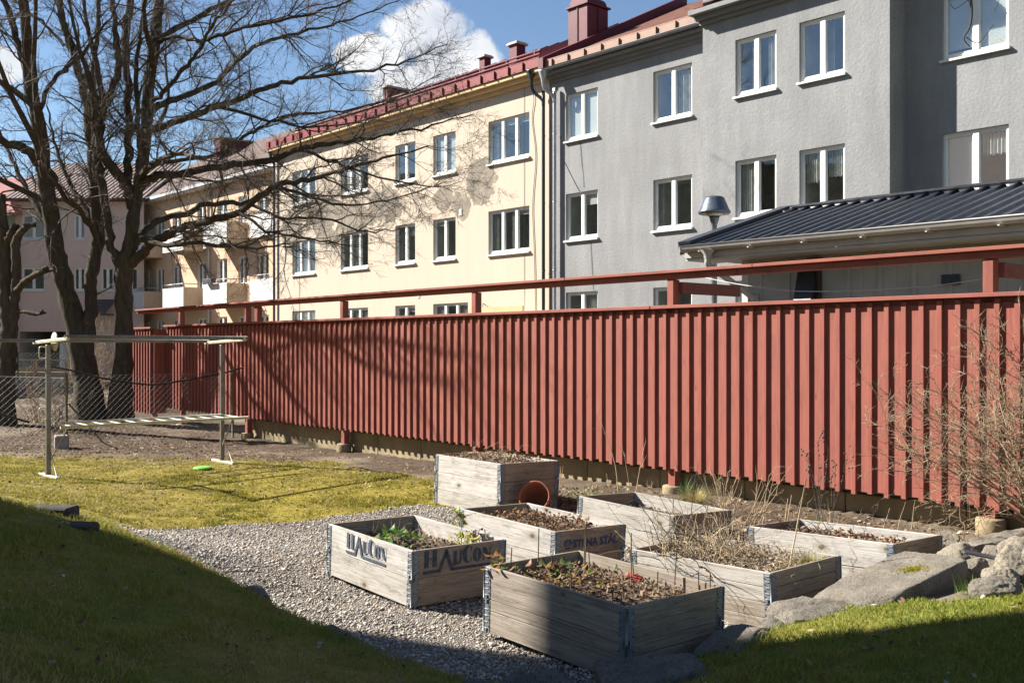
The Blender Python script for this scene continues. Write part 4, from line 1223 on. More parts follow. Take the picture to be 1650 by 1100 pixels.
def window(par, x0, x1, z0, z1, panes, dress=None, y=0.0, sill=True, rs=random):
    """frame with casements > sill, pane, dressing behind the glass, room"""
    d = .085
    fm = MB(); fw = .055
    fm.box(x0, x1, y + d - .03, y + d + .04, z1 - fw, z1); fm.box(x0, x1, y + d - .03, y + d + .04, z0, z0 + fw + .02)
    fm.box(x0, x0 + fw, y + d - .03, y + d + .04, z0 + fw + .02, z1 - fw); fm.box(x1 - fw, x1, y + d - .03, y + d + .04, z0 + fw + .02, z1 - fw)
    pw = (x1 - x0) / panes
    for k in range(1, panes): fm.box(x0 + k * pw - .055, x0 + k * pw + .055, y + d - .034, y + d + .04, z0 + fw + .02, z1 - fw)
    for k in range(panes):   # casement rails
        a, b = x0 + k * pw + (.055), x0 + (k + 1) * pw - (.055)
        fm.box(a, b, y + d - .015, y + d + .03, z1 - fw - .035, z1 - fw); fm.box(a, b, y + d - .015, y + d + .03, z0 + fw + .02, z0 + fw + .055)
        fm.box(a, a + .022, y + d - .015, y + d + .03, z0 + fw + .055, z1 - fw - .035); fm.box(b - .022, b, y + d - .015, y + d + .03, z0 + fw + .055, z1 - fw - .035)
    fr = fm.build('window', MAT['white'], par)
    if sill:
        sm = MB()
        V = [(x0 - .035, y - .075, z0 - .055), (x1 + .035, y - .075, z0 - .055), (x1 + .035, y - .075, z0 - .012), (x0 - .035, y - .075, z0 - .012), (x0 - .035, y + .05, z0 - .003 + .02), (x1 + .035, y + .05, z0 + .017), (x0 - .035, y - .002, z0 - .055), (x1 + .035, y - .002, z0 - .055)]
        sm.add(V, [(0, 1, 2, 3), (3, 2, 5, 4), (0, 6, 7, 1), (0, 3, 4, 6), (1, 7, 5, 2)]); sm.build('sill', MAT['white'], fr)
    gm = MB(); gm.quad((x0 + .03, y + d + .012, z0 + .03), (x1 - .03, y + d + .012, z0 + .03), (x1 - .03, y + d + .012, z1 - .03), (x0 + .03, y + d + .012, z1 - .03)); gm.build('pane', MAT['glass'], fr)
    rm = MB(); a, b, c, e = x0, x1, z0, z1; y0, y1 = y + d + .045, y + d + 1.1
    rm.quad((a, y1, c), (b, y1, c), (b, y1, e), (a, y1, e)); rm.quad((a, y0, c), (a, y1, c), (a, y1, e), (a, y0, e)); rm.quad((b, y0, c), (b, y0, e), (b, y1, e), (b, y1, c))
    rm.quad((a, y0, e), (a, y1, e), (b, y1, e), (b, y0, e)); rm.quad((a, y0, c), (b, y0, c), (b, y1, c), (a, y1, c)); rm.build('room', MAT['interior'], fr)
    yb = y + d + .055
    for k, dr in enumerate(dress or []):
        a, b = x0 + k * pw + .06, x0 + (k + 1) * pw - .06
        if not dr: continue
        kind, amt = dr
        dm = MB()
        if kind == 'blind':
            zz = z1 - .06; zl = z1 - .06 - (z1 - z0 - .14) * amt
            while zz > zl: dm.box(a, b, yb, yb + .012, zz - .022, zz - .002); zz -= .025
            dm.build('blind', MAT['blind'], fr)
        else:
            nf = 14; zt_, zb_ = (z1 - .06, z0 + .09) if kind != 'valance' else (z1 - .06, z1 - .06 - (z1 - z0) * amt)
            aa, bb_ = (a, b) if kind in ('full', 'valance') else ((a, a + (b - a) * amt) if kind == 'left' else (b - (b - a) * amt, b))
            V = []
            for i in range(nf * 2 + 1):
                xx = aa + (bb_ - aa) * i / (nf * 2); yy = yb + .03 + .022 * math.sin(i * 1.7 + k)
                V += [(xx, yy, zb_ + .02 * math.sin(i * .9)), (xx, yy, zt_)]
            dm.add(V, [(2 * i, 2 * i + 2, 2 * i + 3, 2 * i + 1) for i in range(nf * 2)]); dm.build('curtain', MAT['curtain'], fr)
    return fr


def strip_eave(par, x0, x1, y, z, mat, ribmat, h=.26, ribs=.62):
    """upright sheet strip along the roof edge with folded stays"""
    m = MB(); m.box(x0, x1, y, y + .012, z, z + h); m.box(x0, x1, y - .004, y + .03, z + h, z + h + .022)
    x = x0 + .3
    while x < x1 - .1: m.box(x - .014, x + .014, y - .05, y - .0005, z + .01, z + h - .01); x += ribs
    return m.build('snow_board', mat, par)


def pipe(par, pts, r, mat, funnel=None, name='downpipe'):
    m = MB(); m.tube(spline(pts, 5), r, 12)
    if funnel: m.lathe([(r, funnel[2] - .34), (r * 1.15, funnel[2] - .26), (.13, funnel[2] - .04), (.14, funnel[2]), (.12, funnel[2])], 14, (funnel[0], funnel[1], 0))
    for p0, p1 in zip(pts[-2:-1], pts[-1:]):
        zz = p0[2] - .6
        while zz > max(p1[2], .5): m.cyl((p0[0], p0[1], zz), (p0[0], p0[1], zz + .03), r + .008, 12); zz -= 1.9
    return m.build(name, mat, par)


def chimney(par, x0, x1, y0, y1, zbase, ztop, mat, cap='slab', seams=1, name='chimney'):
    m = MB(); m.box(x0, x1, y0, y1, zbase, ztop, None, 0, 2, .01)
    for k in range(1, seams + 1):
        xx = x0 + (x1 - x0) * k / (seams + 1); m.box(xx - .012, xx + .012, y0 - .025, y0 - .0005, zbase, ztop - .03)
        yy = y0 + (y1 - y0) * k / (seams + 1); m.box(x1 + .0005, x1 + .025, yy - .012, yy + .012, zbase, ztop - .03)
    o = m.build(name, mat, par)
    c = MB()
    if cap == 'slab': c.box(x0 - .07, x1 + .07, y0 - .07, y1 + .07, ztop + .002, ztop + .07, None, 0, None, .01); c.box(x0 - .03, x1 + .03, y0 - .03, y1 + .03, ztop + .072, ztop + .10)
    else:
        c.box(x0 - .06, x1 + .06, y0 - .06, y1 + .06, ztop + .002, ztop + .05)
        nn = 12; w = (x1 - x0) / 2 - .02; V = []
        for i in range(nn + 1):
            a = math.pi * i / nn; V += [((x0 + x1) / 2 - w * math.cos(a), y0 + .03, ztop + .05 + w * .85 * math.sin(a)), ((x0 + x1) / 2 - w * math.cos(a), y1 - .03, ztop + .05 + w * .85 * math.sin(a))]
        c.add(V, [(2 * i, 2 * i + 1, 2 * i + 3, 2 * i + 2) for i in range(nn)]); c.add(V[0::2], [tuple(range(nn + 1))[::-1]]); c.add(V[1::2], [tuple(range(nn + 1))])
    c.build('chimney_cap', mat if cap != 'slab' else MAT['whitemetal'], o)
    return o


SL = .505
# --- cream building
Y = Bld('apartment_building', 'cream rendered apartment building with red sheet metal roof and grey damp stains', -20.25, 19.6)
yt = Y.t; XL = -15.85
rows = {3: (7.26, 8.55), 2: (4.53, 5.84), 1: (1.84, 3.13)}
wins = []
CU = ('full', 1)
for (a, b, p, rr) in ((-22.914, -21.092, 3, (3, 2)), (-25.66, -24.50, 2, (3, 2)), (-27.77, -26.64, 2, (3, 2, 1)), (-31.20, -29.42, 3, (3, 2, 1)), (-34.707, -32.983, 3, (3, 2, 1)), (-25.66, -23.89, 3, (1,))):
    for r_ in rr: wins.append((a + 20.25, b + 20.25, *rows[r_], p, r_))
mb = MB(); facade(mb, XL, 0, -.3, 9.35, [w[:4] for w in wins])
mb.quad((XL, 0, -.3), (XL, 0, 9.6), (XL, 11.5, 9.6), (XL, 11.5, -.3)); mb.quad((0, 0, -.3), (0, 11.5, -.3), (0, 11.5, 9.6), (0, 0, 9.6)); mb.quad((XL, 11.5, -.3), (XL, 11.5, 9.6), (0, 11.5, 9.6), (0, 11.5, -.3))
mb.build('wall', MAT['yellow'], yt)
rw = random.Random(3)
for (a, b, c, d, p, r_) in wins:
    dr = [rw.choice([None, ('left', .5), ('right', .5), ('valance', .25), ('blind', .12), ('full', 1), ('left', .3)]) for _ in range(p)]
    if r_ == 3 and abs(a + 5.41) < .02: dr = [('blind', 1), ('blind', 1)]
    if r_ == 3 and p == 3 and a < -10: dr = [('blind', 1), ('blind', 1), None]
    if r_ == 2 and abs(a + 10.95) < .02: dr = [None, ('left', .7), None]
    if r_ == 2 and a < -14: dr = [CU, CU, None]
    window(yt, a, b, c, d, p, dr)
mb = MB(); mb.box(XL, -.02, -.10, -.001, 9.28, 9.40); mb.box(XL, -.02, -.24, -.001, 9.402, 9.50); mb.box(XL, -.02, -.36, .2, 9.502, 9.60); mb.build('cornice', MAT['cornice_y'], yt)
mb = MB()
for (a, b, c, d) in ((XL, .2, -.40, 6.0),):
    mb.add([(a, c, 9.62), (b - .2, c, 9.62), (b - .2, d, 9.62 + (d - c) * SL), (a, d, 9.62 + (d - c) * SL)], [(0, 1, 2, 3)])
    mb.add([(a, d, 9.62 + (d - c) * SL), (b - .2, d, 9.62 + (d - c) * SL), (b - .2, 12.0, 9.62), (a, 12.0, 9.62)], [(0, 1, 2, 3)])
x = XL + .3
while x < -.1:
    M = Matrix.Translation((x, -.40, 9.62)) @ Matrix.Rotation(math.atan(SL), 4, 'X'); mb.box(-.012, .012, .0, 7.15, .001, .03, M); x += .58
roof_y = mb.build('roof', MAT['redmetal'], yt)
strip_eave(yt, XL, -.02, -.40, 9.61, MAT['redmetal2'], None, .25)
mb = MB()
for k in range(2):
    zz = 9.62 + (1.0) * SL + .26 + .12 * k
    mb.tube([(XL + .5, .62 + .03 * k, zz), (-1.05, .62 + .03 * k, zz)], .032, 8)
x = XL + .8
while x < -1.1:
    mb.box(x - .02, x + .02, .62, .66, 9.62 + 1.0 * SL, 9.62 + SL + .42); mb.box(x - .02, x + .02, .66, 1.05, 9.62 + SL + .05, 9.62 + SL + .09); x += 1.25
mb.build('snow_rail', MAT['redmetal'], yt)
def roofz(y): return 9.62 + (y + .4) * SL
def ych(px, N, w, d, pyt, **kw):
    s_ = s_on(px, N, 41.9); p = BD * s_ + BN * N; zt_ = 1.79 + (HY - pyt) * p.y / F
    return chimney(yt, Y.x(s_), Y.x(s_) + w, N - 19.6, N - 19.6 + d, roofz(N - 19.6) - .12, zt_, MAT['redmetal'], **kw)
ych(820, 22.5, .40, .40, 75, seams=0); ych(772, 22.6, .30, .30, 95, seams=0); ych(617, 22.9, .30, 1.15, 143, seams=1); ych(477, 22.9, .35, .6, 216, seams=0)
chimney(yt, -.86, -.06, 1.6, 2.5, roofz(1.6) - .2, 11.85, MAT['redmetal'], cap='hood', seams=1)
mb = MB()  # sheet-clad fire wall rising with the roof beside the grey house
V = [(-.04, -.42, 9.52), (-.04, 6.0, roofz(6) - .1), (-.04, 6.0, roofz(6) + .22), (-.04, -.42, 9.62 + .20)]
mb.add([(x + dx, y, z) for dx in (0, .20) for x, y, z in V], [(0, 3, 2, 1), (4, 5, 6, 7), (3, 7, 6, 2), (0, 4, 7, 3), (0, 1, 5, 4)]); mb.build('fire_wall', MAT['redmetal'], yt)
pipe(yt, [(-.42, -.32, 9.58), (-.42, -.32, 9.25), (-.40, -.26, 9.0), (-.16, -.14, 8.75), (-.13, -.12, 8.55), (-.13, -.12, 8.3), (-.13, -.12, 0)], .05, MAT['blackpipe'], (-.42, -.32, 9.60))
pipe(yt, [(XL + .12, -.25, 9.55), (XL + .12, -.20, 9.2), (XL + .12, -.10, 9.0), (XL + .12, -.10, 8.6), (XL + .12, -.10, 0)], .05, MAT['darksteel'], (XL + .12, -.25, 9.6))
mb = MB(); mb.tube(spline([(-.85, -.05, 9.4), (-.62, -.03, 8.9), (-.70, -.02, 8.3), (-.55, -.02, 7.2), (-.68, -.02, 5.8), (-.60, -.02, 4.2), (-.52, -.02, 1.0)], 6), .009, 5)
mb.tube([(-1.05, -.012, 9.3), (-1.05, -.012, 1)], .006, 4); mb.tube([(-13.9, -.012, 4.5), (-13.85, -.012, 1)], .006, 4); mb.build('wall_cable', MAT['blackpipe'], yt)
mb = MB(); mb.box(-2.43, -.15, -.9, -.002, 2.60, 2.72); mb.box(-2.45, -.13, -.92, -.88, 2.58, 2.90); mb.build('door_canopy', MAT['cornice_y'], yt)
mb = MB(); mb.tube(spline([(-2.75, -.01, 3.0), (-2.75, -.14, 3.06), (-2.72, -.17, 2.95)], 5), .012, 6); mb.lathe([(0, 2.93), (.05, 2.92), (.06, 2.80), (.0, 2.79)], 10, (-2.72, -.17, 0)); mb.build('wall_lamp', MAT['darksteel'], yt)
for (x, z) in ((-6.2, 3.45), (-4.0, 5.95)):
    mb = MB(); mb.box(x - .07, x + .07, -.02, -.001, z - .1, z + .1, None, 0, None, .004); mb.build('wall_plate', MAT['white'], yt)

# --- grey building
G = Bld('apartment_building', 'tall grey roughcast apartment building with white windows and projecting bay', -20.2, 19.6)
gt = G.t; gx_ = G.x
RL = {3: (7.45, 8.74), 2: (4.70, 5.99), 1: (1.95, 3.26)}
BX0, BX1, BY = gx_(-14.41), gx_(-9.79), -.65
wl_, wb_, wr_ = [], [], []
for (a, b) in ((-19.60, -18.39), (-16.46, -15.23)):
    for r_ in (3, 2, 1): wl_.append((gx_(a), gx_(b), *RL[r_], r_))
for (a, b) in ((-13.494, -12.415), (-11.842, -10.769)):
    for r_ in (3, 2, 1): wb_.append((gx_(a), gx_(b), *RL[r_], r_))
for (a, b) in ((-9.02, -7.75),):
    for r_ in (3, 2, 1): wr_.append((gx_(a), gx_(b), *RL[r_], r_))
mb = MB()
facade(mb, 0, BX0, -.3, 9.4, [w[:4] for w in wl_]); facade(mb, BX0, BX1, -.3, 11.0, [w[:4] for w in wb_], BY); facade(mb, BX1, BX1 + 9, -.3, 11.0, [w[:4] for w in wr_])
mb.quad((BX0, BY, -.3), (BX0, BY, 11), (BX0, 0, 11), (BX0, 0, -.3)); mb.quad((BX1, BY, -.3), (BX1, 0, -.3), (BX1, 0, 11), (BX1, BY, 11))
mb.quad((0, 0, -.3), (0, 0, 9.4), (0, 11, 9.4), (0, 11, -.3)); mb.quad((BX1 + 9, 0, -.3), (BX1 + 9, 11, -.3), (BX1 + 9, 11, 11), (BX1 + 9, 0, 11)); mb.quad((BX1 + 9, 11, -.3), (0, 11, -.3), (0, 11, 9.4), (BX1 + 9, 11, 9.4))
mb.build('wall', MAT['grey'], gt)
GD = {(0, 3): [('blind', 1), ('blind', 1)], (0, 2): [None, ('blind', .25)], (0, 1): [None, ('left', .8)], (1, 3): [None, ('full', 1)], (1, 2): [('left', .3), None], (1, 1): [None, None]}
for i, w in enumerate(wl_): window(gt, *w[:4], 2, GD.get((i // 3, w[4])))
GB_ = {(0, 3): [('right', .3), ('right', .6)], (0, 2): [('full', 1), None], (1, 3): [None, ('left', .35)], (1, 2): [('valance', .5), ('valance', .45)]}
for i, w in enumerate(wb_): window(gt, *w[:4], 2, GB_.get((i // 3, w[4])), BY)
for i, w in enumerate(wr_): window(gt, *w[:4], 2, {3: [('blind', .9), ('blind', 1)], 2: [('blind', .95), ('valance', .35)], 1: None}[w[4]])
mb = MB(); mb.box(0, BX0 - .001, -.07, -.001, 9.16, 9.26); mb.box(0, BX0 - .001, -.16, -.001, 9.262, 9.36); mb.box(.06, BX0 - .001, -.30, .1, 9.362, 9.42)
mb.build('cornice', MAT['cornice_g'], gt)
mb = MB(); n = 8
for i in range(n):
    a0, a1 = math.pi + math.pi * i / n, math.pi + math.pi * (i + 1) / n
    mb.quad((.05, -.36 + .07 * math.cos(a0), 9.50 + .07 * math.sin(a0)), (BX0, -.36 + .07 * math.cos(a0), 9.50 + .07 * math.sin(a0)), (BX0, -.36 + .07 * math.cos(a1), 9.50 + .07 * math.sin(a1)), (.05, -.36 + .07 * math.cos(a1), 9.50 + .07 * math.sin(a1)))
mb.tube([(.05, -.43, 9.505), (BX0, -.43, 9.505)], .012, 6); mb.build('gutter', MAT['cornice_g'], gt)
strip_eave(gt, .1, BX0 + .2, -.33, 9.50, MAT['orange'], None, .24, .62)
mb = MB()
mb.add([(.17, -.32, 9.66), (BX0 + 7, -.32, 9.66), (BX0 + 7, 6, 9.66 + 6.32 * .49), (.17, 6, 9.66 + 6.32 * .49)], [(0, 1, 2, 3)])
mb.add([(.17, 6, 9.66 + 6.32 * .49), (BX0 + 14, 6, 9.66 + 6.32 * .49), (BX0 + 14, 12, 9.6), (.17, 12, 9.6)], [(0, 1, 2, 3)])
mb.add([(BX0 - .06, -1.05, 9.64), (BX1 + .2, -1.05, 9.64), (BX1 + .2, 6, 13.1), (BX0 - .06, 6, 13.1)], [(0, 1, 2, 3)]) 
mb.build('roof', MAT['tile'], gt)
mb = MB(); mb.box(BX0 - .04, BX1 + .04, BY - .08, BY - .001, 9.28, 9.38); mb.box(BX0 - .10, BX1 + .1, BY - .20, BY - .001, 9.382, 9.48); mb.box(BX0 - .16, BX1 + .16, BY - .36, BY + .3, 9.482, 9.60)
mb.box(BX0 - .16, BX0 - .0005, BY - .01, -.001, 9.382, 9.48)
mb.build('bay_cornice', MAT['cornice_g'], gt)
mb = MB(); zz = 9.66 + 1.4 * .49 + .35
for k in range(1): mb.tube([(gx_(-15.6), 1.1, zz + .25), (BX1, 1.1, zz + .25)], .022, 6)
x = gx_(-15.6)
while x < BX1: mb.box(x - .015, x + .015, 1.08, 1.12, 10.2, zz + .27); x += 1.6
mb.build('roof_rail', MAT['greypipe'], gt)
pipe(gt, [(.10, -.40, 9.44), (.10, -.40, 9.15), (.12, -.34, 8.95), (.26, -.16, 8.75), (.27, -.12, 8.55), (.27, -.12, 8.3), (.27, -.12, 0)], .052, MAT['greypipe'], (.10, -.40, 9.46))
mb = MB(); mb.tube([(1.15, -.012, 7.4), (1.3, -.012, 6.1)], .006, 4); mb.tube(spline([(.55, -.012, 6.9), (1.0, -.012, 6.2), (1.2, -.012, 5.95)], 4), .007, 4); mb.tube([(1.55, -.012, 4.6), (1.65, -.012, 3.3)], .006, 4); mb.build('wall_cable', MAT['blackpipe'], gt)

# --- peach balcony building
P_ = Bld('apartment_building', 'peach apartment building with white fronted balconies behind the bare tree', -36.6, 21.0)
pt = P_.t
mb = MB(); NB = 21.0
bal = [s_on(403, 20.0, 41.9), s_on(328, 20.0, 41.9), s_on(263, 20.0, 41.9), s_on(203, 20.0, 41.9)]
PX0 = P_.x(s_on(205, NB, 41.9)) - 1.5
holes = []; bw_ = []
for px, wpx, kind in ((415, 18, 'd'), (384, 14, 'w'), (350, 16, 'w'), (318, 14, 'd'), (278, 14, 'w'), (252, 12, 'd'), (238, 8, 'w')):
    a, b = P_.x(s_on(px, NB, 41.9)), P_.x(s_on(px + wpx, NB, 41.9))
    for r_ in (3, 2, 1):
        z0, z1 = rows[r_]; z0 = z0 - (.8 if kind == 'd' else 0); holes.append((a, b, z0, z1))
facade(mb, PX0, 1.2, -.3, 9.6, holes)
mb.quad((1.2, 0, -.3), (1.2, 11, -.3), (1.2, 11, 9.6), (1.2, 0, 9.6)); mb.quad((PX0, 0, -.3), (PX0, 0, 9.6), (PX0, 11, 9.6), (PX0, 11, -.3)); mb.build('wall', MAT['peach'], pt)
for h_ in holes: window(pt, *h_, 2, None, 0, h_[3] - h_[2] < 1.5)
for bi, sb in enumerate(bal):
    x0 = P_.x(sb); x1 = x0 + 2.42
    for zf in (3.62, 6.33):
        m = MB(); m.box(x0 + .03, x1 - .03, -.97, -.001, zf - .02, zf + .12); bo = m.build('balcony', MAT['conc2'], pt)
        m = MB()
        k = x0
        while k < x1 - .02: m.box(k, min(k + .118, x1), -1.03, -1.0, zf + .0, zf + .95, None, 0, 2, .004); k += .12
        m.build('front_panel', MAT['balc_w'], bo)
        m = MB(); k = -.998
        while k < -.03: m.box(x1 - .03, x1, k, k + .138, zf, zf + .95, None, 0, 2, .004); k += .14
        m.build('side_panel', MAT['balc_b'], bo)
        m = MB(); k = -.998
        while k < -.03: m.box(x0, x0 + .03, k, k + .138, zf, zf + .95, None, 0, 2, .004); k += .14
        m.build('side_panel', MAT['balc_b'], bo)
        m = MB(); zr = zf + 1.12
        m.tube([(x0, -1.03, zr), (x1, -1.03, zr)], .022, 6); m.tube([(x1, -1.03, zr), (x1, 0, zr)], .022, 6); m.tube([(x0, -1.03, zr), (x0, 0, zr)], .022, 6)
        for q in range(4): m.cyl((x0 + (x1 - x0) * q / 3, -1.03, zf + .9), (x0 + (x1 - x0) * q / 3, -1.03, zr), .014, 6)
        m.build('handrail', MAT['greypipe'], bo)
mb = MB(); mb.box(PX0, 1.2, -.40, -.001, 9.28, 9.42); mb.box(PX0, 1.2, -.46, -.401, 9.36, 9.50); mb.build('eave', MAT['gutterw'], pt)
mb = MB(); mb.add([(PX0, -.48, 9.52), (1.2, -.48, 9.52), (1.2, 5.2, 13.1), (PX0, 5.2, 13.1)], [(0, 1, 2, 3)]); mb.add([(PX0, 5.2, 13.1), (1.2, 5.2, 13.1), (1.2, 11, 9.5), (PX0, 11, 9.5)], [(0, 1, 2, 3)]); mb.build('roof', MAT['darktile'], pt)
sc_ = P_.x(s_on(345, 24.0, 41.9)); chimney(pt, sc_, sc_ + .75, 3.0, 4.9, 10.6, 12.9, MAT['redmetal'], seams=0)
sc_ = P_.x(s_on(258, 22.4, 41.9)); chimney(pt, sc_, sc_ + .3, 1.4, 1.7, 10.2, 10.85, MAT['redmetal'], seams=0)
pipe(pt, [(P_.x(s_on(336, 20.9, 41.9)), -.10, 9.2), (P_.x(s_on(336, 20.9, 41.9)), -.10, 0)], .06, MAT['greypipe'])
# things kept on the balconies
bx = BD * (bal[1] + .9) + BN * 19.86
planter_b = MB(); planter_b.box(-.45, .45, -.12, .10, -.12, .08, None, 0, None, .01)
o = planter_b.build('window_box', MAT['darksteel'], None, (bx.x, bx.y, 4.72)); o.rotation_euler = (0, 0, BROT); tag(o, 'dark flower box hung outside a white balcony front', 'flower box')

# --- pinkish building closing the courtyard
m0 = at(-70, 500, 52.0)
Mv = thing('apartment_building', 'shaded pinkish beige apartment building behind the trunks with a dark gateway', 'building', (-28.5, 52.0, 0), 0)
X_ = lambda px: (px - 825) / F * 52.0 + 28.5
rows_m = {2: (4.66, 5.86), 3: (7.35, 8.62), 1: (1.9, 3.1)}
holes = []
for a, b, rr in ((35.5, 72, (2, 3)), (119, 137, (2, 3)), (163, 183, (2, 3)), (103, 138, ()), (200, 222, (2, 3))):
    for r_ in rr: holes.append((X_(a), X_(b), *rows_m[r_]))
gate = (X_(31), X_(106), .0, 2.52)
mb = MB(); facade(mb, X_(19), X_(232), -.3, 9.4, holes + [gate], 0, .12); mb.quad((X_(19), 0, -.3), (X_(19), 0, 9.4), (X_(19), 9, 9.4), (X_(19), 9, -.3)); mb.build('wall', MAT['mauve'], Mv)
for h_ in holes: window(Mv, *h_, 2, [('blind', 1), ('blind', 1)] if (h_[2] > 7) else None)
mb = MB(); a, b, c, d = gate; y0, y1 = .12, 4.0
mb.quad((a, y1, c), (b, y1, c), (b, y1, d), (a, y1, d)); mb.quad((a, y0, c), (a, y1, c), (a, y1, d), (a, y0, d)); mb.quad((b, y0, c), (b, y0, d), (b, y1, d), (b, y1, c)); mb.quad((a, y0, d), (a, y1, d), (b, y1, d), (b, y0, d)); mb.build('gateway', MAT['interior'], Mv)
mb = MB(); mb.box(X_(94), X_(106) - .02, .14, .18, .0, 2.1); mb.build('gate_leaf', MAT['balc_w'], Mv)
mb = MB(); mb.add([(X_(10), -.5, 9.42), (X_(240), -.5, 9.42), (X_(240), 6, 12.4), (X_(10), 6, 12.4)], [(0, 1, 2, 3)]); mb.box(X_(10), X_(240), -.55, 0, 9.30, 9.41); mb.build('roof', MAT['darktile'], Mv)
mb = MB(); mb.box(X_(158), X_(186), -1.6, -.2, 3.35, 3.42, None); mb.add([(X_(156), -1.9, 3.30), (X_(190), -1.9, 3.30), (X_(190), -.01, 4.2), (X_(156), -.01, 4.2)], [(0, 1, 2, 3)]); mb.build('canopy_roof', MAT['tin'], Mv)
mb = MB(); mb.tube([(X_(20.5), -.1, 9.3), (X_(20.5), -.1, .2)], .07, 8); mb.build('downpipe', MAT['greypipe'], Mv)
Gr = thing('house', 'greyish green house with pale red roof at the left edge', 'house', (-30.0, 51.6, 0), 0)
x1 = (18 - 825) / F * 51.6 + 30.0
mb = MB(); mb.quad((-8, 0, -.3), (x1, 0, -.3), (x1, 0, 8.55), (-8, 0, 8.55)); mb.quad((x1, 0, -.3), (x1, 8, -.3), (x1, 8, 8.55), (x1, 0, 8.55)); mb.build('wall', MAT['greenwall'], Gr)
mb = MB(); mb.add([(-8, -.5, 8.6), (x1 + .4, -.5, 8.6), (x1 + .1, 3.8, 11.1), (-8, 3.8, 11.1)], [(0, 1, 2, 3)]); mb.add([(x1 + .4, -.5, 8.6), (x1 + .4, 8, 8.6), (x1 + .1, 3.8, 11.1)], [(0, 1, 2)]); mb.box(-8, x1 + .42, -.55, -.45, 8.5, 8.62); mb.build('roof', simple('faded_red_roof', (.42, .17, .14), .5), Gr)
# the house that shades the foreground stands left of the garden, outside the picture
Sh = thing('apartment_building', 'tall plain apartment building standing left of the garden outside the view', 'building', (-13.0, 9.68, 0), 0)
mb = MB(); mb.box(-11, 0, -9.5, 0, -.5, 15.0); mb.build('wall', MAT['mauve'], Sh)
mb = MB(); mb.box(-11.4, .4, -9.9, .0, 15.002, 15.3); mb.build('roof', MAT['darktile'], Sh)

Sk = thing('apartment_building', 'plain unseen block added far to the left for dark window reflections', 'building', (-31.0, 44.0, 0), 0)  # unseen block, added so the lower windows reflect a dark wall
mb = MB(); mb.box(-9, 0, -36, 0, -.5, 12.0); mb.build('wall', MAT['greenwall'], Sk)
mb = MB(); mb.box(-9.4, .4, -36.4, .0, 12.002, 12.3); mb.build('roof', MAT['darktile'], Sk)

# ------------------------------------------------------------------ carpet rack with folded ladder bench
A0 = Vector((-5.87, 12.6, 0)); A1 = Vector((-4.15, 14.25, 0)); dr_ = (A1 - A0).normalized(); LR = (A1 - A0).length
rk = thing('carpet_rack', 'steel carpet beating rack with twin top bars and a slatted ladder shelf', 'carpet rack', (A0.x, A0.y, 0), math.atan2(dr_.y, dr_.x))
# local x along the rack, -y towards the garden viewer
g0, g1 = H1(A0.x, A0.y), H1(A1.x, A1.y)
for k, (xx, gz) in enumerate(((0, g0), (LR, g1))):
    m = MB(); m.box(xx - .028, xx + .028, -.026, .026, gz - .02, 1.80, None, 0, 2, .006); m.build('post', MAT['greymetal'], rk)
    m = MB(); M = Matrix.Translation((xx, 0, 1.845)) @ Matrix.Rotation(R(-2.2), 4, 'X'); m.box(-.02, .02, -.68, .52, -.022, .022, M, 0, 1, .008); m.build('cross_arm', MAT['whitemetal'], rk)
    m = MB(); m.box(xx - .03, xx + .03, -.36, .28, gz - .005, gz + .035, None, 0, 1, .008); m.build('foot', MAT['whitemetal'], rk)
    m = MB(); m.tube([(xx, -.30, gz + .03), (xx, -.03, gz + .42)], .006, 6); m.build('stay', MAT['greymetal'], rk)
m = MB(); m.tube([(-.02, -.62, 1.895), (LR + .05, -.62, 1.895)], .024, 12); m.build('top_bar', MAT['greymetal'], rk)
m = MB(); m.tube([(-.62, .46, 1.853), (LR + .03, .46, 1.853)], .022, 12); m.build('top_bar', MAT['greymetal'], rk)
m = MB(); m.tube([(.06, -.02, .80), (LR + .03, -.02, .80)], .017, 8); m.tube([(.0, -.42, .775), (LR + .18, -.42, .775)], .020, 8)
for q in range(12):
    xx = .10 + (LR - .0) * q / 11.5; m.tube([(xx, -.02, .80), (xx + .03, -.42, .785)], .011, 6)
m.build('ladder_shelf', MAT['whitemetal'], rk)
m = MB(); m.tube([(.1, -.40, .76), (.02, -.03, .35)], .008, 6); m.tube([(LR - .05, -.40, .76), (LR - .01, -.03, .36)], .010, 6); m.build('shelf_brace', MAT['greymetal'], rk)
m = MB(); M = Matrix.Translation((.06, -.05, 1.84)) @ Matrix.Rotation(R(90), 4, 'Y') @ Matrix.Rotation(0, 4, 'X')
pr = [(0, -.012), (.10, -.012), (.118, -.006), (.118, .006), (.10, .012), (0, .012)]; mm = MB(); mm.lathe(pr, 28); mm.v = [tuple(M @ Vector(p)) for p in mm.v]; mm.build('end_disc', MAT['whitemetal'], rk)
for zc in (1.70, .93):
    m = MB(); m.tube(spline([(-.035, 0, zc + .07), (-.10, 0, zc + .07), (-.11, 0, zc), (-.10, 0, zc - .07), (-.035, 0, zc - .07)], 4), .009, 6); m.build('hook', MAT['whitemetal'], rk)

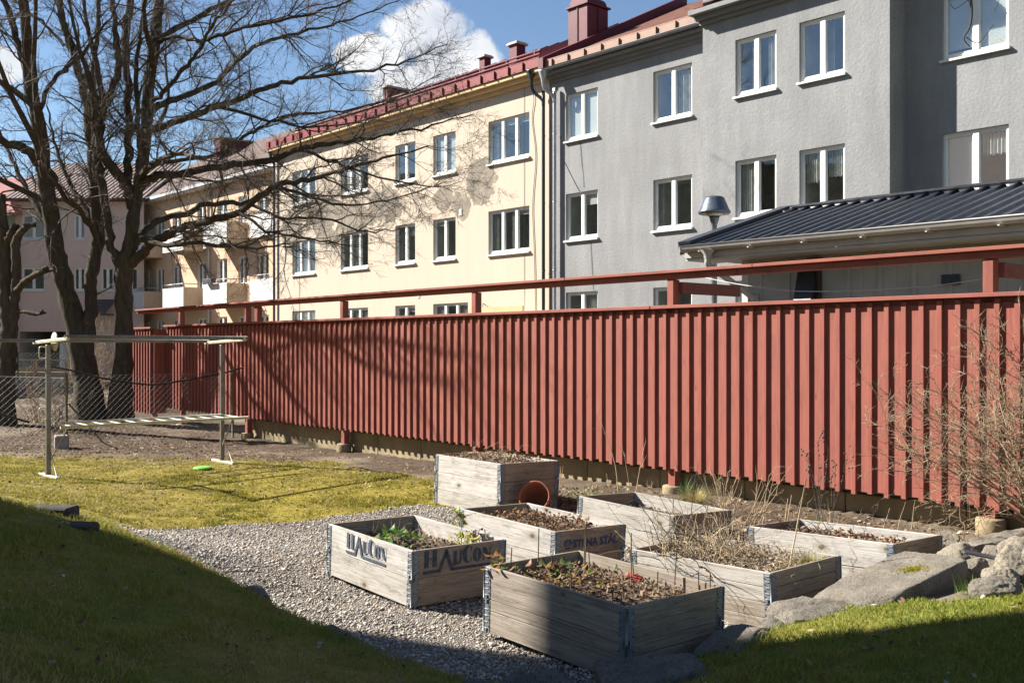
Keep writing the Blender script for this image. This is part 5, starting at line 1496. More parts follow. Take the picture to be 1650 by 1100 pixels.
# ------------------------------------------------------------------ chain-link fence
def chainlink(name, label, pts, h, posts, postmat, pitch=.105, z0=.03, block=None):
    p0, p1 = Vector(pts[0]), Vector(pts[1]); d = (p1 - p0); L_ = d.length; rz = math.atan2(d.y, d.x)
    t = thing(name, label, 'fence', (p0.x, p0.y, 0), rz)
    za, zb_ = H1(p0.x, p0.y), H1(p1.x, p1.y)
    T = Tubes(); r = .0019
    def gz(x): return za + (zb_ - za) * x / L_
    x = -h
    while x < L_:
        for sg in (1, -1):
            a, b = (x, x + h) if sg > 0 else (x + h, x)
            q = [(a, z0), (b, z0 + h)]
            # clip to the run
            (xa, zA), (xb, zB) = q
            ts = [0, 1]
            if xa != xb:
                for lim in (0, L_):
                    tt = (lim - xa) / (xb - xa)
                    if 0 < tt < 1:
                        inside0 = 0 <= xa <= L_
                        ts = [ts[0], tt] if inside0 else [tt, ts[1]]
            A_ = (xa + (xb - xa) * ts[0], zA + (zB - zA) * ts[0]); B2 = (xa + (xb - xa) * ts[1], zA + (zB - zA) * ts[1])
            if -.001 <= A_[0] <= L_ + .001 and -.001 <= B2[0] <= L_ + .001 and abs(A_[0] - B2[0]) > .01:
                T.add([(A_[0], .004 * sg, A_[1] + gz(A_[0])), (B2[0], .004 * sg, B2[1] + gz(B2[0]))], r, 3)
        x += pitch
    T.build('mesh_wire', MAT['wire'], t)
    m = MB()
    for zz in (z0 + .02, z0 + h): m.tube([(0, 0, za + zz), (L_, 0, zb_ + zz)], .0035, 5)
    m.build('line_wire', MAT['wire'], t)
    for xx in posts:
        m = MB(); m.tube([(xx, .02, gz(xx) - .2), (xx, .02, gz(xx) + h + .07)], .022, 8); m.build('post', postmat, t)
    return t


c1 = Vector((*FP(-17.95, 8.45), 0)); c0 = Vector((-7.62, 17.0, 0)); dd = (c0 - c1).normalized(); c2 = c0 + Vector((-2.2, -.9, 0)).normalized() * 3.2
cf = chainlink('chain_link_fence', 'rusty chain-link fence stretching in front of the tree trunks', (c0, c1), 1.2, (.02, (c1 - c0).length - .02), MAT['oldpost'])
m = MB(); L_ = (c1 - c0).length; m.tube([(.05, .03, H1(c0.x, c0.y) + .75), (.75, .30, H1(c0.x, c0.y))], .016, 6); m.build('strut', MAT['oldpost'], cf)
chainlink('chain_link_fence', 'chain-link fence continuing to the left edge beyond the rack', (c2, c0 - dd * -.03), 1.15, (1.6,), MAT['oldpost'])
e0 = at(-25, 600, 30); e1 = at(168, 600, 31.5)
chainlink('chain_link_fence', 'far chain-link fence on green posts before the gateway', ((e0.x, e0.y, 0), (e1.x, e1.y, 0)), 1.35, (.9, 3.55), MAT['greenpost'], .12)
m = MB(); m.box(-.11, .11, -.11, .11, -.06, .20, None, 0, None, .02); o = m.build('concrete_block', MAT['conc2'], None, (c0.x + .0, c0.y - .16, H1(c0.x, c0.y - .16) + .02)); o.rotation_euler = (0, 0, .5); tag(o, 'small concrete cube at the foot of the chain-link post', 'block')
def pd(px, py, d): return tuple(at(px, py, d))
strand('hose', 'black rubber hose slung from the rack post across to the red fence', 'hose', [pd(78, 590, 16.4), pd(105, 594.5, 16.9), pd(170, 610, 17.4), pd(243, 619.5, 18.0), pd(300, 612, 18.4), pd(355, 602, 18.7), pd(391, 592, 18.95)], .016, MAT['rope'], 8)
strand('hose', 'end of a black hose hanging in from the left edge', 'hose', [pd(-30, 652, 15.5), pd(0, 666, 15.5), pd(25, 674, 15.6), pd(47, 680, 15.8)], .018, MAT['rope'], 8)
# wooden terrace with rail by the gateway
tr = thing('wooden_terrace', 'small wooden terrace with pale timber railing before the gateway', 'terrace', (at(16, 600, 44).x, 44, 0))
Wt = (110 - 16) / F * 44
mb = MB(); mb.box(0, Wt, 0, 2.2, .55, .62); k = 0
mb.build('deck', MAT['woodD'], tr)
mb = MB()
mb.box(-.05, Wt + .05, -.05, .05, 1.12, 1.18); mb.box(0, Wt, -.02, .02, .63, .83); mb.build('railing', MAT['woodD'], tr)
for xx in (0.05, Wt * .43, Wt - .05): mb = MB(); mb.box(xx - .07, xx + .07, -.07, .07, -.1, 1.19); mb.build('post', MAT['woodD'], tr)
mb = MB(); mb.box(0, Wt, .06, .10, .0, .54); mb.build('skirting', MAT['conc2'], tr)
lo = thing('low_wall', 'low stone garden wall far behind the chain-link fence', 'wall', (at(20, 600, 38).x, 38, 0))
mb = MB(); mb.box(-3, 7.5, 0, .35, -.2, .42, None, 0, None, .03); mb.build('wall_block', MAT['stoneA'], lo)
# ------------------------------------------------------------------ bare trees
def wpts(L, kz=.86):
    """rows (px, py, distance, radius) -> x, y, z, r"""
    return np.array([(*at(a, b, d), r * kz) for a, b, d, r in L])


def rand_perp(d, rng):
    v = rng.normal(size=3); v -= d * v.dot(d); return v / (np.linalg.norm(v) + 1e-9)


def shoot(p, d, L, r, rng, nseg, wob, up, tip=.25):
    """crooked shoot from p along d"""
    P = [p]; d = d / np.linalg.norm(d); st = L / nseg
    for i in range(nseg):
        d = d + rng.normal(size=3) * wob; d[2] += up / nseg
        d /= np.linalg.norm(d); P.append(P[-1] + d * st)
    return np.array(P), np.linspace(r, r * tip, nseg + 1)


def ramify(T, P, rad, rng, level, dens, Lr, spread, up, sides, rmax=.02, start=.15, flat=None):
    """side shoots along P; level counts down to the finest twigs"""
    seg = np.linalg.norm(np.diff(P, axis=0), axis=1); tot = seg.sum()
    n = max(1, int(tot * dens * rng.uniform(.8, 1.2)))
    cum = np.concatenate([[0], np.cumsum(seg)]) / tot
    ts = np.append(rng.uniform(start, 1, n), [1.0])
    for t in ts:
        i = min(len(seg) - 1, np.searchsorted(cum, t) - 1 if t > 0 else 0); i = max(i, 0)
        f = (t - cum[i]) / (cum[i + 1] - cum[i] + 1e-9)
        p = P[i] * (1 - f) + P[i + 1] * f; d = P[i + 1] - P[i]; d /= np.linalg.norm(d) + 1e-9
        r0 = (rad[i] * (1 - f) + rad[i + 1] * f)
        L = rng.uniform(*Lr) * (1.15 - .5 * t)
        pr = rand_perp(d, rng)
        a = rng.uniform(*spread)
        nd = d * math.cos(a) + pr * math.sin(a)
        r = min(max(r0 * rng.uniform(.4, .65), .0029), rmax)
        Q, qr = shoot(p, nd, L, r, rng, 8 if level > 1 else (5 if level == 1 else 3), .19 if level else .25, up)
        T.add(Q, qr, sides[level])
        if level > 0:
            ramify(T, Q, qr, rng, level - 1, dens * 2.5, (Lr[0] * .38, Lr[1] * .42), spread, up * .6, sides, max(.004, rmax * .42), .12)


def tree(name, label, group, trunk_rows, limb_rows, rng, extra, dens=2.1):
    b = at(*trunk_rows[0][:3]); t = thing(name, label, 'tree', (b.x, b.y, 0), 0, group)
    o = np.array([b.x, b.y, 0])
    W = Tubes()
    P = spline(wpts(trunk_rows), 5); 
    # root flare and knobbly girth
    P[:, 3] *= 1 + .06 * np.sin(np.arange(len(P)) * 1.7)
    tb = MB(); 
    V, Fq = tube_np(P[:, :3] - o, P[:, 3], 22)
    nz = np.array([mnoise.fractal(Vector(v) * 2.2, .9, 2.0, 4) for v in V])
    ctr = np.repeat(P[:, :3] - o, 22, 0)
    V = ctr + (V - ctr) * (1 + .22 * nz)[:, None]
    tb.add(V.tolist(), Fq.tolist(), None, 0, True); tb.build('trunk', MAT['bark'], t)
    allP = [(P[:, :3] - o, P[:, 3])]
    for L in limb_rows:
        Q = spline(wpts(L), 5); Q[:, :3] -= o
        m_ = len(Q); Q[1:-1, :3] += rng.normal(size=(m_ - 2, 3)) * .018
        Q[:, 3] *= rng.uniform(.92, 1.1, m_)
        T = Tubes(); T.add(Q[:, :3], Q[:, 3], 10 if Q[0, 3] > .06 else 7); T.build('branch', MAT['bark'], t)
        allP.append((Q[:, :3], Q[:, 3]))
    for (p0, d0, L, r) in extra:
        p0 = tuple(P[np.argmin(np.abs(P[:, 2] - p0[2])), :3])
        Q, qr = shoot(np.array(p0) - o, np.array(d0, float), L, r, rng, 9, .10, .25, .15); T = Tubes(); T.add(Q, qr, 7); T.build('branch', MAT['bark'], t); allP.append((Q, qr))
    for k, (Q, qr) in enumerate(allP):
        if k == 0: 
            i = len(Q) // 2; Q, qr = Q[i:], qr[i:]
        ramify(W, Q, qr, rng, 2, dens * (.5 if k == 0 else 1.15), (.5, 2.0), (.35, 1.0), .10, {2: 5, 1: 3, 0: 3}, .021, .12)
    W.build('twigs', MAT['twig'], t, 'stuff')
    return t


rt = np.random.default_rng(5)
TA_trunk = [(150, 688, 21.5, .50), (147, 668, 21.5, .40), (139, 612, 21.5, .32), (127, 550, 21.5, .275), (110, 480, 21.5, .24), (97, 430, 21.4, .23), (88, 395, 21.3, .22), (82, 340, 21.2, .20), (70, 268, 21, .175), (62, 200, 20.8, .16), (47, 130, 20.6, .14), (43, 65, 20.4, .12), (36, -10, 20.2, .105), (25, -120, 20, .07), (10, -240, 20, .02)]
TA_limbs = [
    [(136, 590, 21.5, .20), (143, 525, 21.5, .175), (148, 490, 21.6, .165), (148, 443, 21.6, .155), (158, 390, 21.7, .15), (155, 333, 21.7, .145), (150, 250, 21.8, .14), (143, 187, 21.8, .13), (133, 140, 21.7, .115), (117, 83, 21.6, .10), (103, 43, 21.5, .09), (96, -5, 21.4, .08), (80, -150, 21.2, .05), (70, -250, 21, .02)],
    [(150, 255, 21.8, .10), (148, 190, 22, .08), (150, 133, 22.1, .075), (157, 50, 22.2, .06), (160, -5, 22.3, .05), (165, -120, 22.4, .02)],
    [(150, 260, 21.8, .11), (163, 187, 21.4, .10), (180, 143, 21.1, .09), (192, 108, 20.8, .08), (186, 60, 20.5, .07), (182, 0, 20.2, .05), (178, -100, 20, .02)],
    [(70, 280, 21, .13), (52, 250, 20.8, .12), (20, 232, 20.5, .10), (-30, 215, 20, .08), (-90, 190, 19, .03)],
    [(47, 135, 20.6, .10), (33, 75, 20.5, .085), (8, 0, 20.4, .07), (-15, -100, 20.2, .03)],
    [(160, 400, 21.7, .075), (140, 355, 21, .07), (100, 312, 20.2, .06), (80, 270, 19.6, .05), (55, 200, 19, .03)],
    [(157, 372, 21.7, .07), (135, 330, 21.9, .06), (114, 298, 22.2, .055), (90, 240, 22.5, .04), (75, 170, 22.7, .02)],
    [(88, 395, 21.3, .09), (70, 350, 21.6, .08), (45, 310, 22, .07), (20, 260, 22.4, .05), (-10, 200, 22.8, .03)],
    [(60, 190, 20.8, .06), (85, 130, 20.3, .05), (120, 100, 20, .04), (170, 40, 19.6, .025), (200, -10, 19.3, .012)],
    [(117, 83, 21.6, .05), (90, 60, 21.8, .04), (60, 30, 22, .03), (20, 10, 22.2, .015)],
]
TB_trunk = [(196, 690, 21.5, .44), (194, 668, 21.5, .33), (197, 610, 21.5, .25), (200, 550, 21.5, .205), (200, 480, 21.5, .21), (201, 435, 21.5, .23), (210, 395, 21.5, .18), (215, 350, 21.5, .155), (222, 300, 21.5, .15), (229, 270, 21.5, .145), (235, 217, 21.5, .145), (240, 143, 21.5, .14), (248, 83, 21.5, .14), (252, 33, 21.5, .13), (258, -10, 21.5, .12), (270, -90, 21.5, .09), (285, -200, 21.4, .05), (295, -260, 21.3, .02)]
TB_limbs = [
    [(197, 432, 21.5, .13), (181, 402, 21.4, .10), (172, 345, 21.3, .10), (163, 284, 21.2, .11), (158, 240, 21.1, .10), (165, 180, 21, .085), (158, 110, 20.9, .07), (140, 40, 20.7, .05), (130, -60, 20.5, .02)],
    [(213, 335, 21.5, .12), (206, 283, 21.6, .11), (207, 233, 21.7, .10), (207, 150, 21.8, .095), (201, 93, 21.8, .10), (203, 43, 21.9, .10), (213, -8, 22, .09), (222, -120, 22.1, .05), (228, -220, 22.2, .02)],
    [(214, 325, 21.5, .13), (196, 290, 21.3, .125), (172, 256, 21, .12), (158, 215, 20.8, .10), (150, 150, 20.4, .08), (128, 80, 20, .05), (110, 0, 19.6, .03)],
    [(229, 290, 21.5, .075), (222, 200, 21.2, .065), (221, 110, 21, .055), (228, 40, 20.8, .04), (236, -40, 20.6, .015)],
    # long limbs sweeping out to the right
    [(212, 425, 21.5, .13), (236, 401, 21.3, .11), (262, 382, 20.9, .098), (300, 366, 20.4, .09), (333, 356, 20, .082), (385, 340, 19.4, .075), (440, 303, 18.8, .065), (495, 290, 18.3, .05), (550, 274, 17.8, .04), (620, 255, 17.3, .028), (690, 235, 17, .014)],
    [(215, 400, 21.5, .10), (243, 362, 21.8, .085), (300, 344, 22, .075), (333, 328, 22.2, .07), (400, 326, 22.5, .062), (443, 302, 22.8, .055), (500, 318, 23.2, .04), (560, 330, 23.6, .03), (640, 318, 24, .02), (720, 292, 24.3, .010)],
    [(222, 305, 21.5, .115), (247, 286, 21.3, .10), (290, 280, 21, .09), (360, 268, 20.6, .08), (433, 257, 20.2, .07), (483, 241, 19.9, .06), (533, 231, 19.6, .05), (600, 222, 19.2, .038), (680, 205, 18.9, .022), (760, 185, 18.6, .010)],
    [(230, 268, 21.5, .07), (262, 262, 21.8, .055), (350, 249, 22.2, .05), (377, 231, 22.4, .047), (410, 213, 22.6, .043), (460, 187, 22.9, .037), (550, 177, 23.4, .027), (630, 160, 23.8, .018), (710, 120, 24, .009)],
    [(236, 213, 21.5, .105), (262, 205, 21.3, .09), (300, 190, 20.9, .08), (350, 173, 20.4, .07), (417, 147, 19.9, .06), (467, 131, 19.5, .05), (550, 118, 19, .036), (640, 105, 18.6, .022), (720, 72, 18.3, .010)],
    [(240, 178, 21.5, .095), (283, 160, 21.8, .08), (333, 140, 22.1, .07), (367, 113, 22.4, .062), (400, 82, 22.6, .055), (450, 60, 22.9, .045), (530, 42, 23.4, .03), (610, 15, 23.8, .018), (680, -20, 24.2, .008)],
    [(248, 75, 21.5, .085), (267, 57, 21.6, .075), (300, 37, 21.8, .065), (350, 10, 22, .055), (400, -12, 22.2, .045), (480, -50, 22.5, .025), (540, -100, 22.8, .01)],
    [(248, 65, 21.5, .055), (300, 62, 21, .05), (335, 63, 20.6, .047), (383, 48, 20.2, .042), (450, 33, 19.7, .035), (540, 10, 19.2, .024), (620, -30, 18.8, .01)],
    [(240, 165, 21.5, .06), (262, 152, 21.0, .055), (290, 117, 20.6, .05), (318, 85, 20.3, .045), (338, 50, 20, .038), (370, 5, 19.6, .028), (400, -50, 19.3, .012)],
    [(217, 380, 21.5, .075), (260, 395, 20.6, .06), (320, 392, 19.8, .045), (400, 400, 19, .03), (470, 392, 18.5, .015)],
    [(400, 326, 22.5, .045), (455, 350, 22.2, .036), (520, 352, 22, .03), (590, 372, 21.8, .02), (660, 366, 21.7, .008)],
    [(483, 241, 19.9, .04), (540, 262, 19.8, .032), (610, 285, 19.7, .024), (690, 300, 19.6, .014), (745, 292, 19.5, .006)],
    [(380, 340, 19.4, .04), (430, 372, 19, .03), (500, 385, 18.6, .02), (580, 398, 18.3, .008)],
    [(350, 173, 20.4, .04), (420, 190, 20, .033), (500, 205, 19.7, .025), (590, 195, 19.4, .016), (690, 150, 19.1, .007)],
]
XA = [((-9.7, 21.2, 5.2), (.25, -.8, .45), 6.0, .08), ((-9.9, 21, 6.8), (-.5, -.8, .35), 5, .07), ((-9.6, 21.6, 6.2), (.4, -.85, .5), 5.5, .07), ((-10, 21.0, 4.9), (-.9, -.3, .3), 4.5, .07), ((-9.4, 21.7, 7.6), (.35, -.75, .6), 5.0, .06)]
XB = [((-8.25, 21.4, 5.4), (.55, -.85, .25), 6.0, .08), ((-7.95, 21.5, 7.4), (.4, -.85, .4), 5.5, .07), ((-8.1, 21.6, 6.4), (.2, .9, .5), 4.5, .06)]
tree('bare_tree', 'bare broad tree whose trunk forks low into two leaning stems', 'bare garden trees', TA_trunk, TA_limbs, rt, XA, 2.3)
tree('bare_tree', 'bare tree touching the red fence, long branches sweeping over it', 'bare garden trees', TB_trunk, TB_limbs, rt, XB, 2.9)

# pollarded tree at the left edge
pb_ = at(10, 660, 20.0)
po_ = thing('pollarded_tree', 'knobbly pollarded tree with stubby cut branches at the left edge', 'tree', (pb_.x, pb_.y, 0))
def stub(rows, name='branch', knob=True):
    Q = spline(wpts(rows), 6); Q[:, :3] -= np.array([pb_.x, pb_.y, 0])
    Q[:, 3] *= 1 + .12 * np.sin(np.arange(len(Q)) * 2.3)
    mb = MB(); V, Fq = tube_np(Q[:, :3], Q[:, 3], 12)
    nz = np.array([mnoise.fractal(Vector(v) * 5, .9, 2.0, 3) for v in V]); c = np.repeat(Q[:, :3], 12, 0); V = c + (V - c) * (1 + .3 * nz)[:, None]
    mb.add(V.tolist(), Fq.tolist(), None, 0, True)
    if knob:
        e, r = Q[-1, :3], Q[-1, 3]
        for q in range(4):
            d = Q[-1, :3] - Q[-2, :3]; d = d / np.linalg.norm(d) + RNG.normal(size=3) * .7; d /= np.linalg.norm(d)
            mb.tube([e - d * .02, e + d * r * 1.3, e + d * r * 2.3], [r * .8, r * .75, r * .5], 8)
    mb.build(name, MAT['bark'], po_)
stub([(8, 690, 20, .26), (8, 640, 20, .22), (12, 590, 20, .2), (14, 530, 20, .19), (10, 470, 20, .17), (6, 400, 20, .15), (2, 330, 20, .10)], 'trunk')
stub([(18, 540, 20, .13), (24, 480, 19.9, .12), (27, 430, 19.8, .10), (26, 390, 19.7, .09), (36, 372, 19.6, .08), (48, 362, 19.5, .06)])
stub([(28, 468, 19.8, .085), (38, 455, 19.6, .075), (55, 444, 19.4, .07), (70, 436, 19.2, .075), (76, 434, 19.1, .07)])
stub([(26, 502, 19.9, .05), (40, 502, 19.7, .045), (58, 506, 19.6, .045), (67, 504, 19.5, .045)])
stub([(6, 405, 20, .10), (14, 385, 19.9, .09), (20, 372, 19.8, .08)])
stub([(4, 420, 20, .10), (-12, 390, 20, .10), (-26, 372, 20, .07)])
# brown shrubs behind the chain link
def shrub(name, label, x, y, h, n, rng, mat, lean=(0, 0), spread=.5, dens=5.0, r=.007, lvl=1, Lr=(.2, .5), buds=0, group=None, cat='shrub', w=.3, up=.2, sides={2: 4, 1: 3, 0: 3}):
    t = thing(name, label, cat, (x, y, 0), 0, group)
    T = Tubes(); bp = []; z = H1(x, y)
    for i in range(n):
        a = rng.uniform(0, 6.28); d = np.array([math.cos(a) * spread * rng.uniform(.2, 1) + lean[0], math.sin(a) * spread * rng.uniform(.2, 1) + lean[1], 1.0])
        p = np.array([rng.normal(0, w * .3), rng.normal(0, w * .3), z - .02])
        Q, qr = shoot(p, d, h * rng.uniform(.6, 1.15), r * rng.uniform(.7, 1.2), rng, 10, .09, up, .3)
        T.add(Q, qr, 5); ramify(T, Q, qr, rng, lvl, dens, Lr, (.4, 1.0), .2, sides, r * .55, .25)
    T.build('stems', mat, t)
    if buds:
        V = np.concatenate(T.V); k = rng.integers(0, len(V), buds)
        c = V[k]; n_ = len(c); s_ = rng.uniform(.004, .010, (n_, 1, 1))
        L = np.array([(0, 0, -1), (.5, 0, 0), (0, .5, .1), (-.5, 0, 0), (0, 0, 1.5)]); TT = np.array([(0, 1, 2), (0, 2, 3), (1, 4, 2), (2, 4, 3)])
        V2 = c[:, None] + L[None] * s_ * rng.uniform(.6, 1.4, (n_, 5, 1)) + rng.normal(0, .3, (n_, 1, 3)) * s_
        np_mesh('buds', V2.reshape(-1, 3), (np.arange(n_)[:, None, None] * 5 + TT[None]).reshape(-1, 3), MAT['greenleaf'], t, np.repeat(colmix([(0, (.25, .26, .05)), (1, (.45, .42, .08))], rng.random(n_)), 5, 0), False, 'stuff')
    return t


rs_ = np.random.default_rng(31)
q = at(92, 680, 19.2); shrub('bare_shrub', 'brown twiggy shrub behind the chain-link post', q.x, q.y, .95, 22, rs_, MAT['twig'], (0, 0), .7, 5, .006, 1, (.2, .5))
q = at(60, 680, 20.5); shrub('bare_shrub', 'brown twiggy shrub left of the rack post', q.x, q.y, .9, 18, rs_, MAT['bushtwig'], (0, 0), .7, 5, .006, 1, (.2, .5))
q = at(168, 640, 26); shrub('bare_shrub', 'tall pale brown hedge shrub seen between the two trunks', q.x, q.y, 2.1, 26, rs_, MAT['bushtwig'], (0, 0), .3, 5, .009, 1, (.3, .6), 0, None, 'shrub', 1.0)
q = at(215, 650, 27); 
# big shrub at the right edge
shrub('budding_shrub', 'large bare shrub with tiny green buds arching in from the right edge', 4.25, 7.6, 1.5, 74, rs_, MAT['bushtwig'], (-.38, -.10), .95, 3.4, .0095, 2, (.22, .7), 520, None, 'shrub', .4, -.12)

# dry stems and small plants along the bed -----------------------------------
def bed(px, py, n=8.1):
    s_ = s_on(px, n, 40.8); p = FD * s_ + FN * n; return p.x, p.y
def stalk(name, label, x, y, h, n, rng, lean=(0, 0), mat=None, spread=.12, r=.004, br=2.0, lvl=0, cat='dry plant', Lr=(.08, .25), group=None, z=None):
    t = thing(name, label, cat, (x, y, 0), 0, group); T = Tubes(); z = H1(x, y) if z is None else z
    for i in range(n):
        a = rng.uniform(0, 6.28); d = np.array([math.cos(a) * spread + lean[0], math.sin(a) * spread + lean[1], 1.0])
        Q, qr = shoot(np.array([rng.normal(0, .03), rng.normal(0, .03), z - .02]), d, h * rng.uniform(.55, 1.1), r * rng.uniform(.8, 1.2), rng, 8, .05, .0, .45)
        T.add(Q, qr, 5)
        if br: ramify(T, Q, qr, rng, lvl, br, Lr, (.4, .9), .3, {1: 3, 0: 3, 2: 4}, r * .6, .3)
    T.build('stems', mat or MAT['drystem'], t); return t, T


x, y = bed(1000, 760, 8.2); stalk('dry_plant', 'tallest single dry cane standing before the fence middle', x, y, 1.45, 1, rs_, (0, 0), None, .03, .0055, 1.0)
x, y = bed(1018, 770, 8.15); stalk('dry_plant', 'pair of short forked dry canes beside the tallest cane', x, y, .75, 2, rs_, (.05, 0), None, .1, .0055, 2.5)
x, y = bed(985, 770, 8.2); stalk('dry_plant', 'leaning short cane left of the tallest cane', x, y, .42, 1, rs_, (-.3, 0), None, .02, .0055, 0)
x, y = bed(905, 760, 8.3); stalk('dry_plant', 'three cut dry stems behind the tallest planter', x, y, .40, 3, rs_, (0, 0), None, .06, .005, 0)
x, y = bed(1042, 775, 8.2); stalk('dry_plant', 'thin leafless weed stem before the plinth wall', x, y, .32, 2, rs_, (0, 0), None, .1, .004, 3)
x, y = bed(1165, 800, 8.05); stalk('dry_plant', 'pale bushy dry perennial behind the low soil box', x, y, .55, 16, rs_, (.05, 0), None, .35, .004, 5, 0)
x, y = bed(1215, 815, 8.0); stalk('dry_plant', 'dry perennial with stems fanned to the right', x, y, .6, 9, rs_, (.35, 0), None, .25, .0045, 3)
x, y = bed(1267, 820, 8.0); stalk('dry_plant', 'two upright cut stems left of the right-hand box', x, y, .35, 2, rs_, (0, 0), None, .03, .007, 0)
for k, (px, n_, h_) in enumerate(((1318, 7.85, 1.0), (1335, 7.8, .95))):
    x, y = bed(px, 830, n_); t, T = stalk('dry_plant', ('dry flower stems with tiny dark seed heads before the fence', 'second sheaf of seed-headed flower stems, right of the first')[k], x, y, h_, 4, rs_, (0, 0), MAT['twig'], .10, .0032, 5, 0)
    V = np.concatenate(T.V); V = V[V[:, 2] > h_ * .45]; c = V[rs_.integers(0, len(V), 55)]
    s_ = rs_.uniform(.006, .013, (55, 1, 1)); P6 = c[:, None] + O[None] * s_
    np_mesh('seed_heads', P6.reshape(-1, 3), (np.arange(55)[:, None, None] * 6 + OT[None]).reshape(-1, 3), MAT['deadleaf'], t, np.repeat(colmix([(0, (.06, .045, .035)), (1, (.16, .13, .10))], rs_.random(55)), 6, 0), False, 'stuff')
for k, px in enumerate((1345, 1368, 1392, 1415, 1438, 1462, 1500, 1520, 1545)):
    x, y = bed(px, 840, 7.95 - .02 * k); h_ = (.32, .36, .30, .34, .55, .62, .28, .3, .34)[k]
    stalk('dry_plant', 'thin dry cut stem standing in the bed behind the right-hand box', x, y, h_, 1, rs_, (rs_.uniform(-.25, .35), 0), None, .05, .005, 0, 0, 'dry plant', (.1, .2), 'dry cut stems behind the right-hand box')
# ornamental grass tuft, green tufts, bulbs, ground ivy
def tuft(name, label, x, y, n, h, cols, rng, spread=.5, w=.006, cat='grass tuft', base=.04, z=None):
    zz = H1(x, y) if z is None else z
    t = thing(name, label, cat, (x, y, zz)); V, Fc, C = [], [], []
    for i in range(n):
        a = rng.uniform(0, 6.28); r0 = rng.random() * base; L = h * rng.uniform(.6, 1.1); sp = spread * rng.uniform(.2, 1); k = len(V)
        ca, sa = math.cos(a), math.sin(a); ww = w * rng.uniform(.6, 1.2)
        for q in range(4):
            u_ = q / 3; rr = r0 + L * sp * u_ ** 2; zz_ = L * (u_ - .45 * sp * u_ ** 2.5); wd = ww * (1 - u_ * .9)
            V += [(rr * ca - sa * wd, rr * sa + ca * wd, zz_), (rr * ca + sa * wd, rr * sa - ca * wd, zz_)]
        Fc += [(k + 2 * q, k + 2 * q + 1, k + 2 * q + 3, k + 2 * q + 2) for q in range(3)]
        C += [colmix(cols, np.array([rng.random()]))[0]] * 8
    np_mesh('leaf_blades', V, Fc, MAT['greenleaf'], t, np.array(C)); return t


x, y = bed(1122, 800, 8.15); tuft('grass_tuft', 'rounded tuft of straw coloured ornamental grass by the footing', x, y, 520, .30, [(0, (.30, .25, .08)), (.7, (.50, .42, .20)), (1, (.20, .24, .05))], rs_, 1.15, .003, 'grass tuft', .07)
x, y = bed(1103, 800, 8.3); tuft('grass_tuft', 'green grass blades just left of the straw coloured tuft', x, y, 60, .33, [(0, (.06, .13, .02)), (1, (.16, .24, .05))], rs_, .5, .003)
x, y = bed(1002, 790, 8.0); tuft('daffodil_leaves', 'blue green bulb leaves sprouting behind the low soil box', x, y, 34, .17, [(0, (.07, .16, .10)), (1, (.17, .28, .20))], rs_, .35, .008, 'bulb leaves', .07)
x, y = bed(1312, 830, 7.9); tuft('grass_tuft', 'bright green grass clump below the seed-headed stems', x, y, 120, .22, [(0, (.10, .17, .03)), (1, (.24, .30, .08))], rs_, .6, .003, 'grass tuft', .09)
x, y = bed(1378, 836, 7.85); tuft('daffodil_leaves', 'small bulb leaves behind the middle of the right-hand box', x, y, 16, .11, [(0, (.07, .16, .08)), (1, (.17, .28, .16))], rs_, .4, .006, 'bulb leaves', .05)
x, y = 3.05 - .42, 6.02; tuft('grass_tuft', 'vivid grass blades tucked against the end of the slab', 2.78, 6.02, 60, .13, [(0, (.10, .20, .02)), (1, (.25, .36, .05))], rs_, .6, .003, 'grass tuft', .10)
x, y = bed(365, 690, 8.0); tuft('grass_tuft', 'small green tuft by the first post footing', *bed(392, 700, 8.25), 50, .12, [(0, (.10, .17, .03)), (1, (.24, .30, .08))], rs_, .6, .004, 'grass tuft', .08)


def leafy(name, label, pts, rng, size, cols, cat='plant', stems=None, group=None, droop=.4):
    """leaves (folded blades) set on given points; stems are drawn lines"""
    o = pts[0]; t = thing(name, label, cat, tuple(o), 0, group)
    V, Fc, C = [], [], []
    for p in pts:
        L = size * rng.uniform(.6, 1.25); a = rng.uniform(0, 6.28); e = rng.uniform(-.2, .9) - droop * .4; k = len(V)
        d = Vector((math.cos(a) * math.cos(e), math.sin(a) * math.cos(e), math.sin(e))); sd = Vector((-math.sin(a), math.cos(a), 0)); up = d.cross(sd) * -1
        b = Vector(p) - o
        prof = ((0, .03, 0), (.3, .30, .05), (.62, .27, .04), (1, .0, -.10))
        for u_, w_, h_ in prof: V += [tuple(b + d * L * u_ + sd * L * w_ + up * L * (h_ + .10 * (w_ > .1))), tuple(b + d * L * u_ + up * L * h_), tuple(b + d * L * u_ - sd * L * w_ + up * L * (h_ + .10 * (w_ > .1)))]
        for q in range(3): Fc += [(k + 3 * q, k + 3 * q + 1, k + 3 * q + 4, k + 3 * q + 3), (k + 3 * q + 1, k + 3 * q + 2, k + 3 * q + 5, k + 3 * q + 4)]
        C += [colmix(cols, np.array([rng.random()]))[0]] * 12
    np_mesh('leaves', V, Fc, MAT['greenleaf'], t, np.array(C))
    if stems:
        T = Tubes()
        for s_ in stems: T.add(np.array([tuple(Vector(p) - o) for p in s_]), np.linspace(.0035, .0018, len(s_)), 4)
        T.build('stems', MAT['bushtwig'], t)
    return t


GR = [(0, (.045, .11, .018)), (.5, (.10, .21, .03)), (1, (.25, .34, .06))]
YG = [(0, (.16, .22, .02)), (.6, (.38, .38, .04)), (1, (.50, .45, .06))]
OLD = [(0, (.06, .09, .02)), (.35, (.14, .16, .03)), (.65, (.35, .16, .03)), (1, (.28, .12, .05))]
for k in range(1):
    pass
